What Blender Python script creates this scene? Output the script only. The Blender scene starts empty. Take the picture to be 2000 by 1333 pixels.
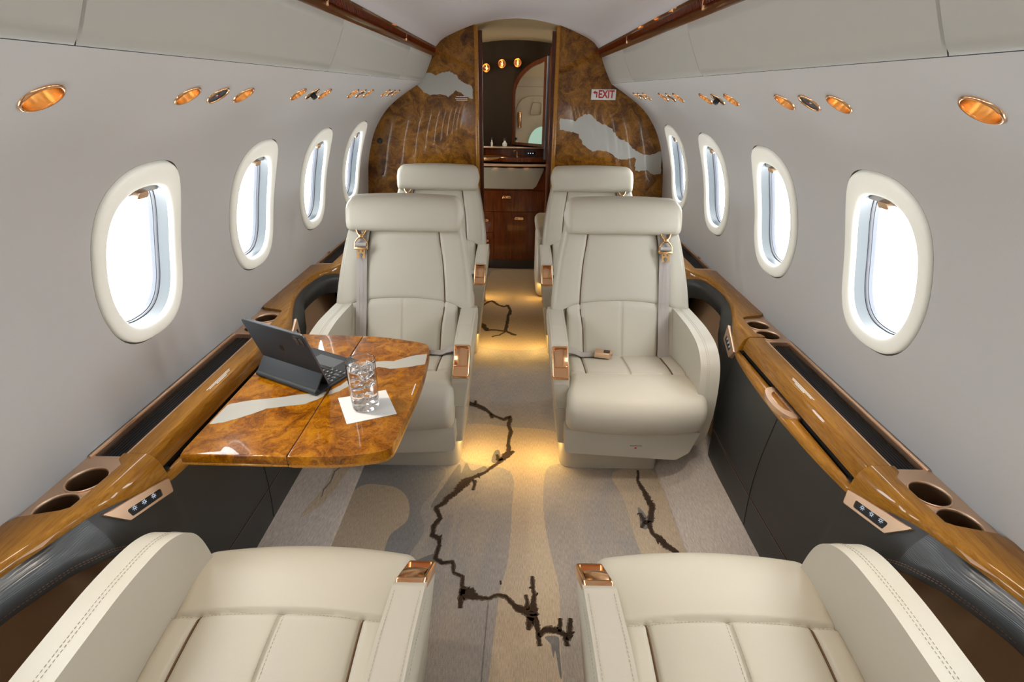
import bpy, bmesh, math, random
from mathutils import Vector, Matrix
R_ = random.Random(7)
SC = bpy.context.scene
COL = SC.collection
PI = math.pi

# ------------------------------------------------------------------ helpers
def lerp(a, b, t): return a + (b - a) * t
def sstep(a, b, x):
    t = min(1, max(0, (x - a) / (b - a))); return t * t * (3 - 2 * t)
def interp(pts, x):
    """smooth interpolation of (x, v) pairs (monotone-ish catmull rom)"""
    n = len(pts)
    if x <= pts[0][0]: return pts[0][1]
    if x >= pts[-1][0]: return pts[-1][1]
    for i in range(n - 1):
        if pts[i][0] <= x <= pts[i + 1][0]: break
    x0, y0 = pts[i]; x1, y1 = pts[i + 1]
    def sl(k):
        if k <= 0: return (pts[1][1] - pts[0][1]) / (pts[1][0] - pts[0][0])
        if k >= n - 1: return (pts[-1][1] - pts[-2][1]) / (pts[-1][0] - pts[-2][0])
        a = (pts[k][1] - pts[k - 1][1]) / (pts[k][0] - pts[k - 1][0])
        b = (pts[k + 1][1] - pts[k][1]) / (pts[k + 1][0] - pts[k][0])
        return 0 if a * b <= 0 else 2 * a * b / (a + b)
    h = x1 - x0; t = (x - x0) / h
    m0, m1 = sl(i) * h, sl(i + 1) * h
    return (2*t**3 - 3*t*t + 1)*y0 + (t**3 - 2*t*t + t)*m0 + (-2*t**3 + 3*t*t)*y1 + (t**3 - t*t)*m1
def lin(pts, x):
    if x <= pts[0][0]: return pts[0][1]
    for a, b in zip(pts, pts[1:]):
        if x <= b[0]: return lerp(a[1], b[1], (x - a[0]) / (b[0] - a[0]))
    return pts[-1][1]
def catmull(P, k=8, closed=False):
    out = []; n = len(P)
    rng = range(n) if closed else range(n - 1)
    for i in rng:
        if closed: p0, p1, p2, p3 = P[(i-1) % n], P[i], P[(i+1) % n], P[(i+2) % n]
        else: p0, p1, p2, p3 = P[max(i-1, 0)], P[i], P[i+1], P[min(i+2, n-1)]
        for j in range(k):
            t = j / k
            out.append(tuple(.5*((2*b) + (-a+c)*t + (2*a-5*b+4*c-d)*t*t + (-a+3*b-3*c+d)*t**3)
                             for a, b, c, d in zip(p0, p1, p2, p3)))
    if not closed: out.append(tuple(P[-1]))
    return out
def frange(a, b, n): return [a + (b - a) * i / (n - 1) for i in range(n)]
def round_poly(pts, r, seg=5):
    """round the corners of a 2-D polygon; r one radius or a list"""
    n = len(pts); out = []
    for i in range(n):
        p = Vector(pts[i]); a = Vector(pts[i-1]); b = Vector(pts[(i+1) % n])
        rr = r[i] if isinstance(r, (list, tuple)) else r
        if rr <= 0: out.append(tuple(p)); continue
        u = (a - p); v = (b - p); lu, lv = u.length, v.length; u /= lu; v /= lv
        ang = math.acos(max(-1, min(1, u.dot(v))))
        if ang > PI - .02: out.append(tuple(p)); continue
        d = min(rr / math.tan(ang/2), lu*.49, lv*.49)
        A, B = p + u*d, p + v*d
        for k in range(seg + 1):
            t = k / seg
            q = A*(1-t)**2 + p*2*t*(1-t) + B*t*t
            out.append(tuple(q))
    return out
def superell(a, b, n, k=64, cx=0, cy=0):
    o = []
    for i in range(k):
        t = 2*PI*i/k; c, s = math.cos(t), math.sin(t)
        o.append((cx + a*math.copysign(abs(c)**(2/n), c), cy + b*math.copysign(abs(s)**(2/n), s)))
    return o

OFF = {}
class MB:
    def __init__(s): s.v = []; s.f = []; s.m = []
    def add(s, vs, fs, mi=0, xf=None):
        b = len(s.v)
        for p in vs:
            p = tuple(p)
            if xf is not None: p = tuple(xf(p)) if callable(xf) else tuple(xf @ Vector(p))
            s.v.append(p)
        for f in fs: s.f.append(tuple(b + i for i in f)); s.m.append(mi)
        return s
    def grid(s, P, cu=False, cv=False, mi=0, xf=None, flip=False, mfun=None):
        n, m = len(P), len(P[0]); vs = [p for r in P for p in r]; fs = []; ms = []
        for i in range(n if cu else n-1):
            for j in range(m if cv else m-1):
                q = (i*m+j, ((i+1) % n)*m+j, ((i+1) % n)*m+(j+1) % m, i*m+(j+1) % m)
                fs.append(q[::-1] if flip else q)
        b = len(s.f); s.add(vs, fs, mi, xf)
        if mfun:
            for k in range(b, len(s.f)):
                c = Vector((0, 0, 0))
                for i in s.f[k]: c += Vector(s.v[i])
                s.m[k] = mfun(c / len(s.f[k]))
        return s
    def loft(s, rings, caps=True, mi=0, xf=None, flip=False):
        s.grid(rings, cv=True, mi=mi, xf=xf, flip=flip)
        if caps:
            n = len(rings[0])
            a, b = list(range(n)), list(range(n))
            s.add(rings[0], [a if flip else a[::-1]], mi, xf); s.add(rings[-1], [b[::-1] if flip else b], mi, xf)
        return s
    def bm(s, bm, mi=0, xf=None):
        bmesh.ops.recalc_face_normals(bm, faces=bm.faces[:])
        bm.verts.index_update()
        s.add([v.co[:] for v in bm.verts], [[v.index for v in f.verts] for f in bm.faces], mi, xf); bm.free(); return s
    def box(s, c, d, r=0, seg=2, mi=0, xf=None):
        b = bmesh.new(); bmesh.ops.create_cube(b, size=1)
        for v in b.verts: v.co = Vector((c[i] + v.co[i]*d[i] for i in range(3)))
        if r > 0: bmesh.ops.bevel(b, geom=b.edges[:], offset=min(r, min(d)*.49), segments=seg, profile=.5, affect='EDGES')
        return s.bm(b, mi, xf)
    def prism(s, poly, a0, a1, axis=2, r=0, seg=3, mi=0, xf=None):
        """polygon (2-D) extruded along an axis; for axis 0 the polygon is (y,z), 1 (x,z), 2 (x,y)"""
        def P(p, a):
            return {0: (a, p[0], p[1]), 1: (p[0], a, p[1]), 2: (p[0], p[1], a)}[axis]
        b = bmesh.new(); n = len(poly)
        lo = [b.verts.new(P(p, a0)) for p in poly]; hi = [b.verts.new(P(p, a1)) for p in poly]
        f0 = b.faces.new(lo[::-1]); f1 = b.faces.new(hi)
        for i in range(n): b.faces.new((lo[i], lo[(i+1) % n], hi[(i+1) % n], hi[i]))
        if r > 0:
            es = list(f0.edges) + list(f1.edges)
            bmesh.ops.bevel(b, geom=es, offset=r, segments=seg, profile=.5, affect='EDGES', clamp_overlap=True)
        return s.bm(b, mi, xf)
    def tube(s, path, r, n=8, closed=False, mi=0, xf=None, caps=True):
        P = [Vector(p) for p in path]; rings = []; N = len(P)
        up = Vector((0, 0, 1)); prev = None
        for i, p in enumerate(P):
            if closed: t = P[(i+1) % N] - P[i-1]
            else: t = P[min(i+1, N-1)] - P[max(i-1, 0)]
            if t.length < 1e-9: t = Vector((0, 1, 0))
            t.normalize()
            if prev is None:
                a = up if abs(t.dot(up)) < .9 else Vector((1, 0, 0))
                u = (a - t*a.dot(t)).normalized()
            else: u = (prev - t*prev.dot(t)).normalized()
            prev = u; w = t.cross(u)
            rr = r(i/(N-1)) if callable(r) else r
            rings.append([tuple(p + u*math.cos(2*PI*k/n)*rr + w*math.sin(2*PI*k/n)*rr) for k in range(n)])
        s.grid(rings, cu=closed, cv=True, mi=mi, xf=xf, flip=True)
        if caps and not closed:
            s.add(rings[0], [list(range(n))], mi, xf); s.add(rings[-1], [list(range(n))[::-1]], mi, xf)
        return s
    def lathe(s, prof, n=32, mi=0, xf=None, closed=False):
        rings = [[(r*math.cos(2*PI*k/n), r*math.sin(2*PI*k/n), z) for k in range(n)] for r, z in prof]
        return s.grid(rings, cu=closed, cv=True, mi=mi, xf=xf, flip=True)
    def fill(s, loops, z=0, mi=0, xf=None):
        """flat polygon with holes"""
        b = bmesh.new(); es = []
        for L in loops:
            vs = [b.verts.new((p[0], p[1], z)) for p in L]
            es += [b.edges.new((vs[i], vs[(i+1) % len(vs)])) for i in range(len(vs))]
        bmesh.ops.triangle_fill(b, use_beauty=True, use_dissolve=False, edges=es, normal=(0, 0, 1))
        b.verts.index_update()
        fs = []
        for f in b.faces:
            i = [v.index for v in f.verts]
            fs.append(i if f.normal.z > 0 else i[::-1])
        s.add([v.co[:] for v in b.verts], fs, mi, xf); b.free(); return s
    def dashes(s, pts, nrm, L=.0045, gap=.0035, w=.0011, h=.0008, mi=0):
        """sewn stitches along a path"""
        P = [Vector(p) for p in pts]; acc = 0
        if len(P) < 2: return s
        seglen = [(P[i+1]-P[i]).length for i in range(len(P)-1)]; tot = sum(seglen); d = 0
        def at(x):
            k = 0
            while k < len(seglen)-1 and x > seglen[k]: x -= seglen[k]; k += 1
            return P[k].lerp(P[k+1], min(1, x/max(seglen[k], 1e-9))), k
        while d + L < tot:
            a, k = at(d); b, _ = at(d + L); t = (b - a)
            if t.length > 1e-7:
                t.normalize(); n = Vector(nrm(a) if callable(nrm) else nrm); n = (n - t*n.dot(t)).normalized(); u = t.cross(n)
                vs = []
                for q in (a, b):
                    for su, sn in ((-1, 0), (-.6, 1), (.6, 1), (1, 0)): vs.append(q + u*su*w/2 + n*sn*h)
                s.add(vs, [(0, 1, 5, 4), (1, 2, 6, 5), (2, 3, 7, 6), (0, 3, 2, 1), (4, 5, 6, 7)], mi)
            d += L + gap
        return s
    def build(s, name, mats, parent=None, loc=None, sx=1, smooth=True, angle=38, weld=0, recalc=False):
        """link everything collected as ONE mesh object; world coordinates unless the parent says otherwise"""
        off = Vector(OFF.get(parent.name, (0, 0, 0))) if parent else Vector(loc or (0, 0, 0))
        me = bpy.data.meshes.new(name)
        vs = [(p[0]*sx - off.x, p[1] - off.y, p[2] - off.z) for p in s.v]
        fs = [f[::-1] if sx < 0 else f for f in s.f]
        me.from_pydata(vs, [], fs)
        if not isinstance(mats, (list, tuple)): mats = [mats]
        for m in mats: me.materials.append(m)
        me.polygons.foreach_set('material_index', s.m)
        if weld or recalc:
            b = bmesh.new(); b.from_mesh(me)
            if weld: bmesh.ops.remove_doubles(b, verts=b.verts[:], dist=weld)
            if recalc: bmesh.ops.recalc_face_normals(b, faces=b.faces[:])
            b.to_mesh(me); b.free()
        if smooth:
            me.polygons.foreach_set('use_smooth', [True]*len(me.polygons)); me.set_sharp_from_angle(angle=math.radians(angle))
        me.update()
        o = bpy.data.objects.new(name, me); COL.objects.link(o)
        if parent: o.parent = parent; OFF[o.name] = off
        else: o.location = off; OFF[o.name] = off
        return o

def tag(o, label=None, cat=None, group=None, kind=None):
    if label: o['label'] = label
    if cat: o['category'] = cat
    if group: o['group'] = group
    if kind: o['kind'] = kind
    return o
def thing(name, label, cat, loc=(0, 0, 0), group=None, kind=None):
    o = bpy.data.objects.new(name, None); COL.objects.link(o); o.location = loc; o.empty_display_size = .05
    OFF[o.name] = Vector(loc); return tag(o, label, cat, group, kind)
def struct(o): o['kind'] = 'structure'; return o
def dup_tree(o, parent=None):
    kids = list(o.children)
    c = o.copy(); COL.objects.link(c)
    if parent: c.parent = parent
    for k in kids: dup_tree(k, c)
    return c
def text_mb(body, size, xf, mb=None, mi=0, extrude=.0004, align='CENTER', bold=0, sx=1.0):
    """letters as mesh, laid out in the local xy plane then moved by xf"""
    cu = bpy.data.curves.new('t', 'FONT'); cu.body = body; cu.size = size; cu.extrude = extrude; cu.offset = bold
    cu.align_x = align; cu.align_y = 'CENTER'; cu.resolution_u = 3
    o = bpy.data.objects.new('t', cu); COL.objects.link(o)
    dg = bpy.context.evaluated_depsgraph_get(); me = o.evaluated_get(dg).to_mesh()
    vs = [(v.co.x*sx, v.co.y, v.co.z) for v in me.vertices]; fs = [list(p.vertices) for p in me.polygons]
    mb = mb or MB(); mb.add(vs, fs, mi, xf)
    o.evaluated_get(dg).to_mesh_clear(); bpy.data.objects.remove(o); bpy.data.curves.remove(cu)
    return mb

# ------------------------------------------------------------------ materials
def new_mat(name):
    m = bpy.data.materials.new(name); m.use_nodes = True; nt = m.node_tree
    return m, nt, nt.nodes['Principled BSDF']
def P(b, **k):
    for n, v in k.items():
        n = n.replace('_', ' ')
        b.inputs[n].default_value = (*v, 1) if isinstance(v, tuple) and len(v) == 3 else v
def node(nt, t, **k):
    n = nt.nodes.new(t)
    for a, v in k.items():
        if a in n.inputs: n.inputs[a].default_value = v
        else: setattr(n, a, v)
    return n
def coords(nt, scale=(1, 1, 1), rot=(0, 0, 0)):
    c = node(nt, 'ShaderNodeTexCoord'); mp = node(nt, 'ShaderNodeMapping')
    mp.inputs['Scale'].default_value = scale; mp.inputs['Rotation'].default_value = rot
    nt.links.new(c.outputs['Object'], mp.inputs['Vector']); return mp.outputs['Vector']
def ramp(nt, fac, stops, interp='LINEAR'):
    r = node(nt, 'ShaderNodeValToRGB'); e = r.color_ramp.elements; r.color_ramp.interpolation = interp
    while len(e) < len(stops): e.new(.5)
    for k, (p, c) in zip(e, stops): k.position = p; k.color = (*c, 1)
    nt.links.new(fac, r.inputs['Fac']); return r.outputs['Color']
def bump(nt, b, fac, strength=.1, dist=.001):
    n = node(nt, 'ShaderNodeBump'); n.inputs['Strength'].default_value = strength; n.inputs['Distance'].default_value = dist
    nt.links.new(fac, n.inputs['Height']); nt.links.new(n.outputs['Normal'], b.inputs['Normal'])
def simple(name, col, rough=.5, metal=0, coat=0, spec=.5, bumps=None, aniso=0, sheen=0):
    m, nt, b = new_mat(name); P(b, Base_Color=col, Roughness=rough, Metallic=metal, Coat_Weight=coat, Specular_IOR_Level=spec)
    b.inputs['Coat Roughness'].default_value = .03
    if sheen: b.inputs['Sheen Weight'].default_value = sheen
    if bumps:
        sc, st = bumps
        t = node(nt, 'ShaderNodeTexNoise', Scale=sc, Detail=3.0); nt.links.new(coords(nt), t.inputs['Vector']); bump(nt, b, t.outputs['Fac'], st, .0015)
    return m
def wood(name, dark, light, scale=(60, 4, 60), rough=.3, coat=1.0, dist=1.5):
    m, nt, b = new_mat(name); v = coords(nt, scale)
    t = node(nt, 'ShaderNodeTexNoise', Scale=1.0, Detail=6.0, Roughness=.65, Distortion=dist); nt.links.new(v, t.inputs['Vector'])
    nt.links.new(ramp(nt, t.outputs['Fac'], [(.3, dark), (.7, light)]), b.inputs['Base Color'])
    P(b, Roughness=rough, Coat_Weight=coat*.7, Coat_Roughness=.02, Specular_IOR_Level=.12); return m
def burl(name, stops, scale=7.0, coat=1.0):
    m, nt, b = new_mat(name); v = coords(nt, (1, 1, 1))
    w = node(nt, 'ShaderNodeTexNoise', Scale=scale*.8, Detail=4.0); nt.links.new(v, w.inputs['Vector'])
    mx = node(nt, 'ShaderNodeMix', data_type='RGBA', blend_type='LINEAR_LIGHT'); mx.inputs['Factor'].default_value = .10
    nt.links.new(v, mx.inputs['A']); nt.links.new(w.outputs['Color'], mx.inputs['B'])
    t = node(nt, 'ShaderNodeTexNoise', Scale=scale, Detail=9.0, Roughness=.62, Distortion=1.1); nt.links.new(mx.outputs['Result'], t.inputs['Vector'])
    t2 = node(nt, 'ShaderNodeTexNoise', Scale=scale*11, Detail=6.0, Roughness=.72, Distortion=1.2); nt.links.new(mx.outputs['Result'], t2.inputs['Vector'])
    ad = node(nt, 'ShaderNodeMath', operation='MULTIPLY_ADD'); nt.links.new(t2.outputs['Fac'], ad.inputs[0]); ad.inputs[1].default_value = .62
    sb = node(nt, 'ShaderNodeMath', operation='SUBTRACT'); nt.links.new(t.outputs['Fac'], sb.inputs[0]); sb.inputs[1].default_value = .31
    nt.links.new(sb.outputs[0], ad.inputs[2])
    nt.links.new(ramp(nt, ad.outputs[0], stops), b.inputs['Base Color'])
    P(b, Roughness=.35, Coat_Weight=coat*.7, Coat_Roughness=.012, Specular_IOR_Level=.08); return m
def emit(name, col, strength):
    m, nt, b = new_mat(name); P(b, Base_Color=(0, 0, 0), Emission_Color=col, Emission_Strength=strength); return m

M = {}
def make_mats():
    M['seat'] = simple('seat_leather', (.535, .497, .41), .42, spec=.35, bumps=(420, .10))
    M['seat_dark'] = simple('seat_shell_leather', (.525, .485, .40), .45, spec=.35, bumps=(420, .10))
    M['piping'] = simple('bronze_piping', (.13, .065, .025), .4)
    M['stitch'] = simple('seat_thread', (.47, .43, .35), .7)
    M['thread'] = simple('tan_thread', (.30, .17, .12), .7)
    M['belt'] = simple('belt_webbing', (.41, .365, .335), .6, bumps=(900, .25), sheen=.2)
    M['copper'] = simple('polished_copper', (.88, .53, .29), .16, metal=1)
    M['satin'] = simple('satin_copper', (.88, .62, .43), .42, metal=1)
    M['bowl'] = simple('reading_bowl', (.95, .70, .42), .22, metal=1)
    M['cupbrush'] = simple('cup_bronze', (.55, .36, .20), .33, metal=.9)
    M['brass'] = simple('brushed_brass', (.72, .44, .20), .25, metal=1)
    M['wood'] = wood('gloss_wood', (.24, .095, .008), (.47, .21, .026), (110, 9, 110))
    M['channel'] = wood('channel_wood', (.06, .018, .004), (.15, .05, .012), (50, 5, 50))
    M['wooddark'] = wood('mahogany', (.036, .007, .002), (.12, .028, .006), (50, 50, 4))
    M['burl'] = burl('burl_veneer', [(.24, (.022, .006, .001)), (.42, (.13, .045, .004)), (.56, (.25, .10, .009)), (.78, (.42, .19, .025))], 9.0, 1.4)
    M['tableburl'] = burl('table_burl', [(.24, (.038, .008, .0002)), (.42, (.17, .050, .0007)), (.57, (.33, .118, .0015)), (.78, (.50, .22, .007))], 12.0)
    M['inlay'] = simple('silver_inlay', (.41, .40, .355), .35, coat=1)
    M['darkleather'] = simple('charcoal_leather', (.034, .034, .032), .46, spec=.5, bumps=(500, .12))
    m, nt, b = new_mat('ribbed_leather_sheen'); P(b, Base_Color=(.085, .092, .10), Roughness=.24)  # charcoal lightened to blue-grey: window sheen put into the base colour
    w = node(nt, 'ShaderNodeTexWave', Scale=95.0, Distortion=2.0, Detail=1.0, bands_direction='Z'); nt.links.new(coords(nt, (1, .15, 1)), w.inputs['Vector']); bump(nt, b, w.outputs['Fac'], .30, .0012)
    M['ribbed'] = m
    M['pocket'] = simple('brown_suede', (.42, .25, .135), .8, bumps=(700, .2))
    M['black'] = simple('black_plastic', (.012, .013, .015), .35)
    M['rubber'] = simple('black_rubber', (.016, .018, .021), .5)
    M['void'] = simple('shadow_gap', (.004, .004, .004), .9)
    M['wall'] = simple('wall_fabric', (.60, .588, .578), .75, spec=.25, bumps=(260, .12))
    M['bin'] = simple('bin_leather', (.50, .49, .445), .55, spec=.3, bumps=(300, .05))
    M['ceil'] = simple('ceiling_fabric', (.62, .585, .59), .8, spec=.2)
    M['ivory'] = simple('ivory_trim', (.88, .86, .78), .35, spec=.4)
    M['gap'] = simple('trim_gap', (.16, .15, .12), .7)  # dark olive puts the shade of the trim groove into the colour
    nt = M['ivory'].node_tree; tl = node(nt, 'ShaderNodeBsdfTranslucent'); tl.inputs['Color'].default_value = (1, .95, .82, 1); mx = node(nt, 'ShaderNodeMixShader'); mx.inputs[0].default_value = .032
    nt.links.new(nt.nodes['Principled BSDF'].outputs[0], mx.inputs[1]); nt.links.new(tl.outputs[0], mx.inputs[2]); nt.links.new(mx.outputs[0], nt.nodes['Material Output'].inputs['Surface'])
    M['reveal'] = simple('window_reveal', (.032, .042, .047), .3)
    M['outer'] = simple('window_outer_frame', (.055, .062, .08), .3)
    M['gasket'] = simple('window_gasket', (.018, .019, .027), .3)
    M['shade'] = simple('window_shade', (.5, .5, .5), .5)
    M['grey'] = simple('dark_grey_plastic', (.05, .055, .06), .45)
    M['folio'] = simple('folio_grey', (.030, .033, .036), .6, spec=.3)
    M['alu'] = simple('space_grey_metal', (.16, .17, .19), .35, metal=.9)
    M['key'] = simple('key_black', (.02, .021, .024), .5)
    M['keymark'] = simple('key_legend', (.55, .57, .6), .5)
    M['paper'] = simple('napkin_paper', (.80, .79, .76), .85, bumps=(300, .1))
    M['white'] = simple('white_print', (.8, .79, .76), .5)
    M['red'] = simple('sign_red', (.50, .012, .015), .5)
    M['darkprint'] = simple('dark_print', (.06, .045, .035), .6)
    M['icon'] = emit('icon_light', (.75, .88, 1), 1.1)
    M['lens'] = emit('reading_lens', (1, .58, .10), 6.0)
    M['lamp'] = emit('lamp_glow', (1, .47, .10), 7.0)
    M['grille'] = emit('grille_glow', (1, .22, .02), 2.2)
    M['cream'] = simple('cream_panel', (.42, .34, .225), .55)
    M['flap'] = simple('shaded_cream_flap', (.22, .185, .13), .55)  # cream darkened to carry the shade under the counter
    M['mirror'] = simple('mirror_glass', (.9, .9, .9), .01, metal=1)
    M['kick'] = simple('toe_kick', (.02, .016, .012), .5)
    M['fur'] = simple('brown_quilt', (.030, .020, .012), .9, spec=.08, bumps=(160, .6))
    M['tan'] = simple('tan_ceiling', (.25, .165, .07), .7)
    M['green'] = emit('green_window', (.42, .62, .48), .9)
    # clear glass, water and ice
    for nm, ior in (('glass', 1.48), ('water', 1.33), ('ice', 1.31)):
        m, nt, b = new_mat('clear_' + nm); P(b, Base_Color=(1, 1, 1), Roughness=0.0, IOR=ior, Transmission_Weight=1.0); M[nm] = m
    # thin window pane
    m, nt, b = new_mat('window_pane'); nt.nodes.remove(b)
    o = nt.nodes['Material Output']; t = node(nt, 'ShaderNodeBsdfTransparent'); g = node(nt, 'ShaderNodeBsdfGlossy', Roughness=.0)
    fr = node(nt, 'ShaderNodeFresnel', IOR=1.3); mx = node(nt, 'ShaderNodeMixShader')
    nt.links.new(fr.outputs[0], mx.inputs[0]); nt.links.new(t.outputs[0], mx.inputs[1]); nt.links.new(g.outputs[0], mx.inputs[2]); nt.links.new(mx.outputs[0], o.inputs['Surface'])
    M['pane'] = m
    # brushed copper for bowls and cups
    m, nt, b = new_mat('brushed_copper'); P(b, Metallic=1.0, Roughness=.28)
    t = node(nt, 'ShaderNodeTexNoise', Scale=1.0, Detail=3.0); nt.links.new(coords(nt, (30, 30, 500)), t.inputs['Vector'])
    nt.links.new(ramp(nt, t.outputs['Fac'], [(.3, (.72, .50, .30)), (.7, (.94, .74, .50))]), b.inputs['Base Color']); M['brushed'] = m
    # carpet: hand carved wool, soft blocks of grey, lilac and sand
    def carpet(name, stops, pile=1.0):
        m, nt, b = new_mat(name); v = coords(nt)
        t = node(nt, 'ShaderNodeTexNoise', Scale=1.0, Detail=2.0, Roughness=.5, Distortion=.6); nt.links.new(coords(nt, (3.0, 1.5, 1)), t.inputs['Vector'])
        c1 = ramp(nt, t.outputs['Fac'], stops)
        s_ = node(nt, 'ShaderNodeTexNoise', Scale=1.0, Detail=4.0, Roughness=.7); nt.links.new(coords(nt, (420, 45, 100)), s_.inputs['Vector'])
        c2 = ramp(nt, s_.outputs['Fac'], [(.25, (.62, .62, .62)), (.75, (1.25, 1.25, 1.25))])
        mx = node(nt, 'ShaderNodeMix', data_type='RGBA', blend_type='MULTIPLY'); mx.inputs['Factor'].default_value = 1
        nt.links.new(c1, mx.inputs['A']); nt.links.new(c2, mx.inputs['B']); nt.links.new(mx.outputs['Result'], b.inputs['Base Color'])
        P(b, Roughness=.9, Specular_IOR_Level=.1); b.inputs['Sheen Weight'].default_value = .15
        f = node(nt, 'ShaderNodeTexNoise', Scale=380.0, Detail=3.0); nt.links.new(v, f.inputs['Vector']); bump(nt, b, f.outputs['Fac'], .5*pile, .004)
        return m
    M['carpet'] = carpet('carpet_wool', [(.34, (.34, .315, .30)), (.45, (.43, .375, .325)), (.55, (.375, .345, .325)), (.68, (.48, .40, .31))])
    M['sand'] = carpet('carpet_sand', [(.35, (.59, .475, .345)), (.65, (.52, .42, .31))])
    M['cgrey'] = carpet('carpet_grey', [(.35, (.19, .18, .175)), (.65, (.25, .24, .235))])
    M['crack'] = carpet('carpet_crack', [(.42, (.030, .019, .012)), (.54, (.055, .028, .013)), (.66, (.035, .036, .040))], 1.6)
    M['dusk'] = carpet('carpet_dusk', [(.36, (.27, .265, .265)), (.66, (.33, .315, .305))])
    M['edge'] = carpet('carpet_edge', [(.3, (.16, .115, .08)), (.7, (.13, .10, .075))])
    M['side'] = carpet('carpet_side', [(.4, (.62, .56, .52)), (.6, (.66, .58, .52))])
make_mats()
# ------------------------------------------------------------------ cabin shell (x across, y aft, z up)
Y0, Y1 = -2.6, 3.62
PROF = catmull([(1.0, -.02), (1.04, .2), (1.04, .42), (1.032, .60), (1.025, .70), (1.007, .83), (.983, 1.03), (.932, 1.195), (.865, 1.305), (.795, 1.377), (.70, 1.443), (.592, 1.508)], 14)
PL = [0]
for a, b in zip(PROF, PROF[1:]): PL.append(PL[-1] + math.hypot(b[0]-a[0], b[1]-a[1]))
def wp(s):
    """point on the wall section at arc length s and the unit normal into the cabin"""
    s = max(0, min(PL[-1], s)); k = 0
    lo, hi = 0, len(PL)-2
    while lo < hi:
        mid = (lo + hi + 1)//2
        if PL[mid] <= s: lo = mid
        else: hi = mid - 1
    k = lo; t = (s - PL[k])/max(PL[k+1]-PL[k], 1e-9)
    a, b = PROF[k], PROF[k+1]; x, z = lerp(a[0], b[0], t), lerp(a[1], b[1], t)
    tx, tz = b[0]-a[0], b[1]-a[1]
    # smoothed tangent
    if 0 < k < len(PROF)-2:
        p, q = PROF[max(k-2, 0)], PROF[min(k+3, len(PROF)-1)]; tx, tz = q[0]-p[0], q[1]-p[1]
    l = math.hypot(tx, tz); return (x, z), (-tz/l, tx/l)
def s_at_z(z):
    for i, p in enumerate(PROF):
        if p[1] >= z: return PL[i]
def W(s, y, h=0):
    (x, z), (nx, nz) = wp(s); return (x + nx*h, y, z + nz*h)
WS0, WS1 = s_at_z(.825), s_at_z(1.285)          # window band along the section
WC = (WS0 + WS1)/2; WB = (WS1 - WS0)/2; WA = .166
PITCH = .63; WIN_Y = [1.30 + PITCH*i for i in range(-6, 4)]
SA, SB = WS0 - .03, WS1 + .03
K = 16                                            # samples per cell side
def cell_perimeter(yc):
    pts = []
    y0, y1 = yc - PITCH/2, yc + PITCH/2
    for i in range(K): pts.append((lerp(y1, y1, 0), lerp(SA, SB, i/K)))
    for i in range(K): pts.append((lerp(y1, y0, i/K), SB))
    for i in range(K): pts.append((y0, lerp(SB, SA, i/K)))
    for i in range(K): pts.append((lerp(y0, y1, i/K), SA))
    return pts
def outline(a, b, n, yc, sc, ref):
    """superellipse sampled at the same angles as the perimeter points"""
    out = []
    for (y, s) in ref:
        t = math.atan2((s - WC)/((SB-SA)/2), (y - yc)/(PITCH/2)); c, q = math.cos(t), math.sin(t)
        r = (abs(c)**n + abs(q)**n)**(-1/n)
        out.append((yc + a*r*c, sc + b*r*q))
    return out
SL = s_at_z(1.443)
LIGHT_YS = [(.84, .0335)] + [(c + d, .031 if d else .030) for c in (1.34, 1.957, 2.565, 3.17) for d in (-.125, 0, .125)]
def wall_mb():
    mb = MB()
    edgeY = []
    for yc in WIN_Y:
        for i in range(K): edgeY.append(lerp(yc - PITCH/2, yc + PITCH/2, i/K))
    edgeY.append(WIN_Y[-1] + PITCH/2)
    full = [Y0] + edgeY + ([Y1] if Y1 > edgeY[-1] + 1e-4 else [])
    low = frange(0, SA, 26)
    mb.grid([[W(s, y) for s in low] for y in edgeY])
    q0, q1 = SL - .045, SL + .045
    for a, b in ((SB, q0), (q1, PL[-1])): mb.grid([[W(s, y) for s in frange(a, b, 12)] for y in (Y0, Y1)])
    last = Y0
    for yc, r in LIGHT_YS:
        if yc - .05 > last + 1e-5: mb.grid([[W(s, y) for s in frange(q0, q1, K + 1)] for y in (last, yc - .05)])
        last = yc + .05; per = []
        for i in range(K): per.append((yc + .05, lerp(q0, q1, i/K)))
        for i in range(K): per.append((lerp(yc + .05, yc - .05, i/K), q1))
        for i in range(K): per.append((yc - .05, lerp(q1, q0, i/K)))
        for i in range(K): per.append((lerp(yc - .05, yc + .05, i/K), q0))
        rings = []
        hole = []
        for (y, q) in per:
            a = math.atan2(q - SL, y - yc); hole.append((yc + r*.94*math.cos(a), SL + r*.94*math.sin(a)))
        for t in (0, .4, .8, 1): rings.append([W(lerp(p[1], h[1], t), lerp(p[0], h[0], t)) for p, h in zip(per, hole)])
        mb.grid(rings, cv=True, flip=True)
    mb.grid([[W(s, y) for s in frange(q0, q1, K + 1)] for y in (last, Y1)])
    for a, b in ((Y0, edgeY[0]), (edgeY[-1], Y1)):
        if b - a > 1e-4:
            mb.grid([[W(s, y) for s in low] for y in (a, b)]); mb.grid([[W(s, y) for s in frange(SA, SB, K+1)] for y in (a, b)])
    for yc in WIN_Y:
        per = cell_perimeter(yc); hole = outline(WA + .0045, WB + .0055, 2.7, yc, WC, per)
        rings = []
        for t in (0, .2, .4, .6, .8, .92, 1):
            rings.append([W(lerp(p[1], q[1], t), lerp(p[0], q[0], t)) for p, q in zip(per, hole)])
        mb.grid(rings, cv=True, flip=True)
    return mb
wall = {}
for s, nm in ((-1, 'wall_left'), (1, 'wall_right')):
    wall[s] = struct(wall_mb().build(nm, M['wall'], sx=s, weld=.0004))

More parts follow.
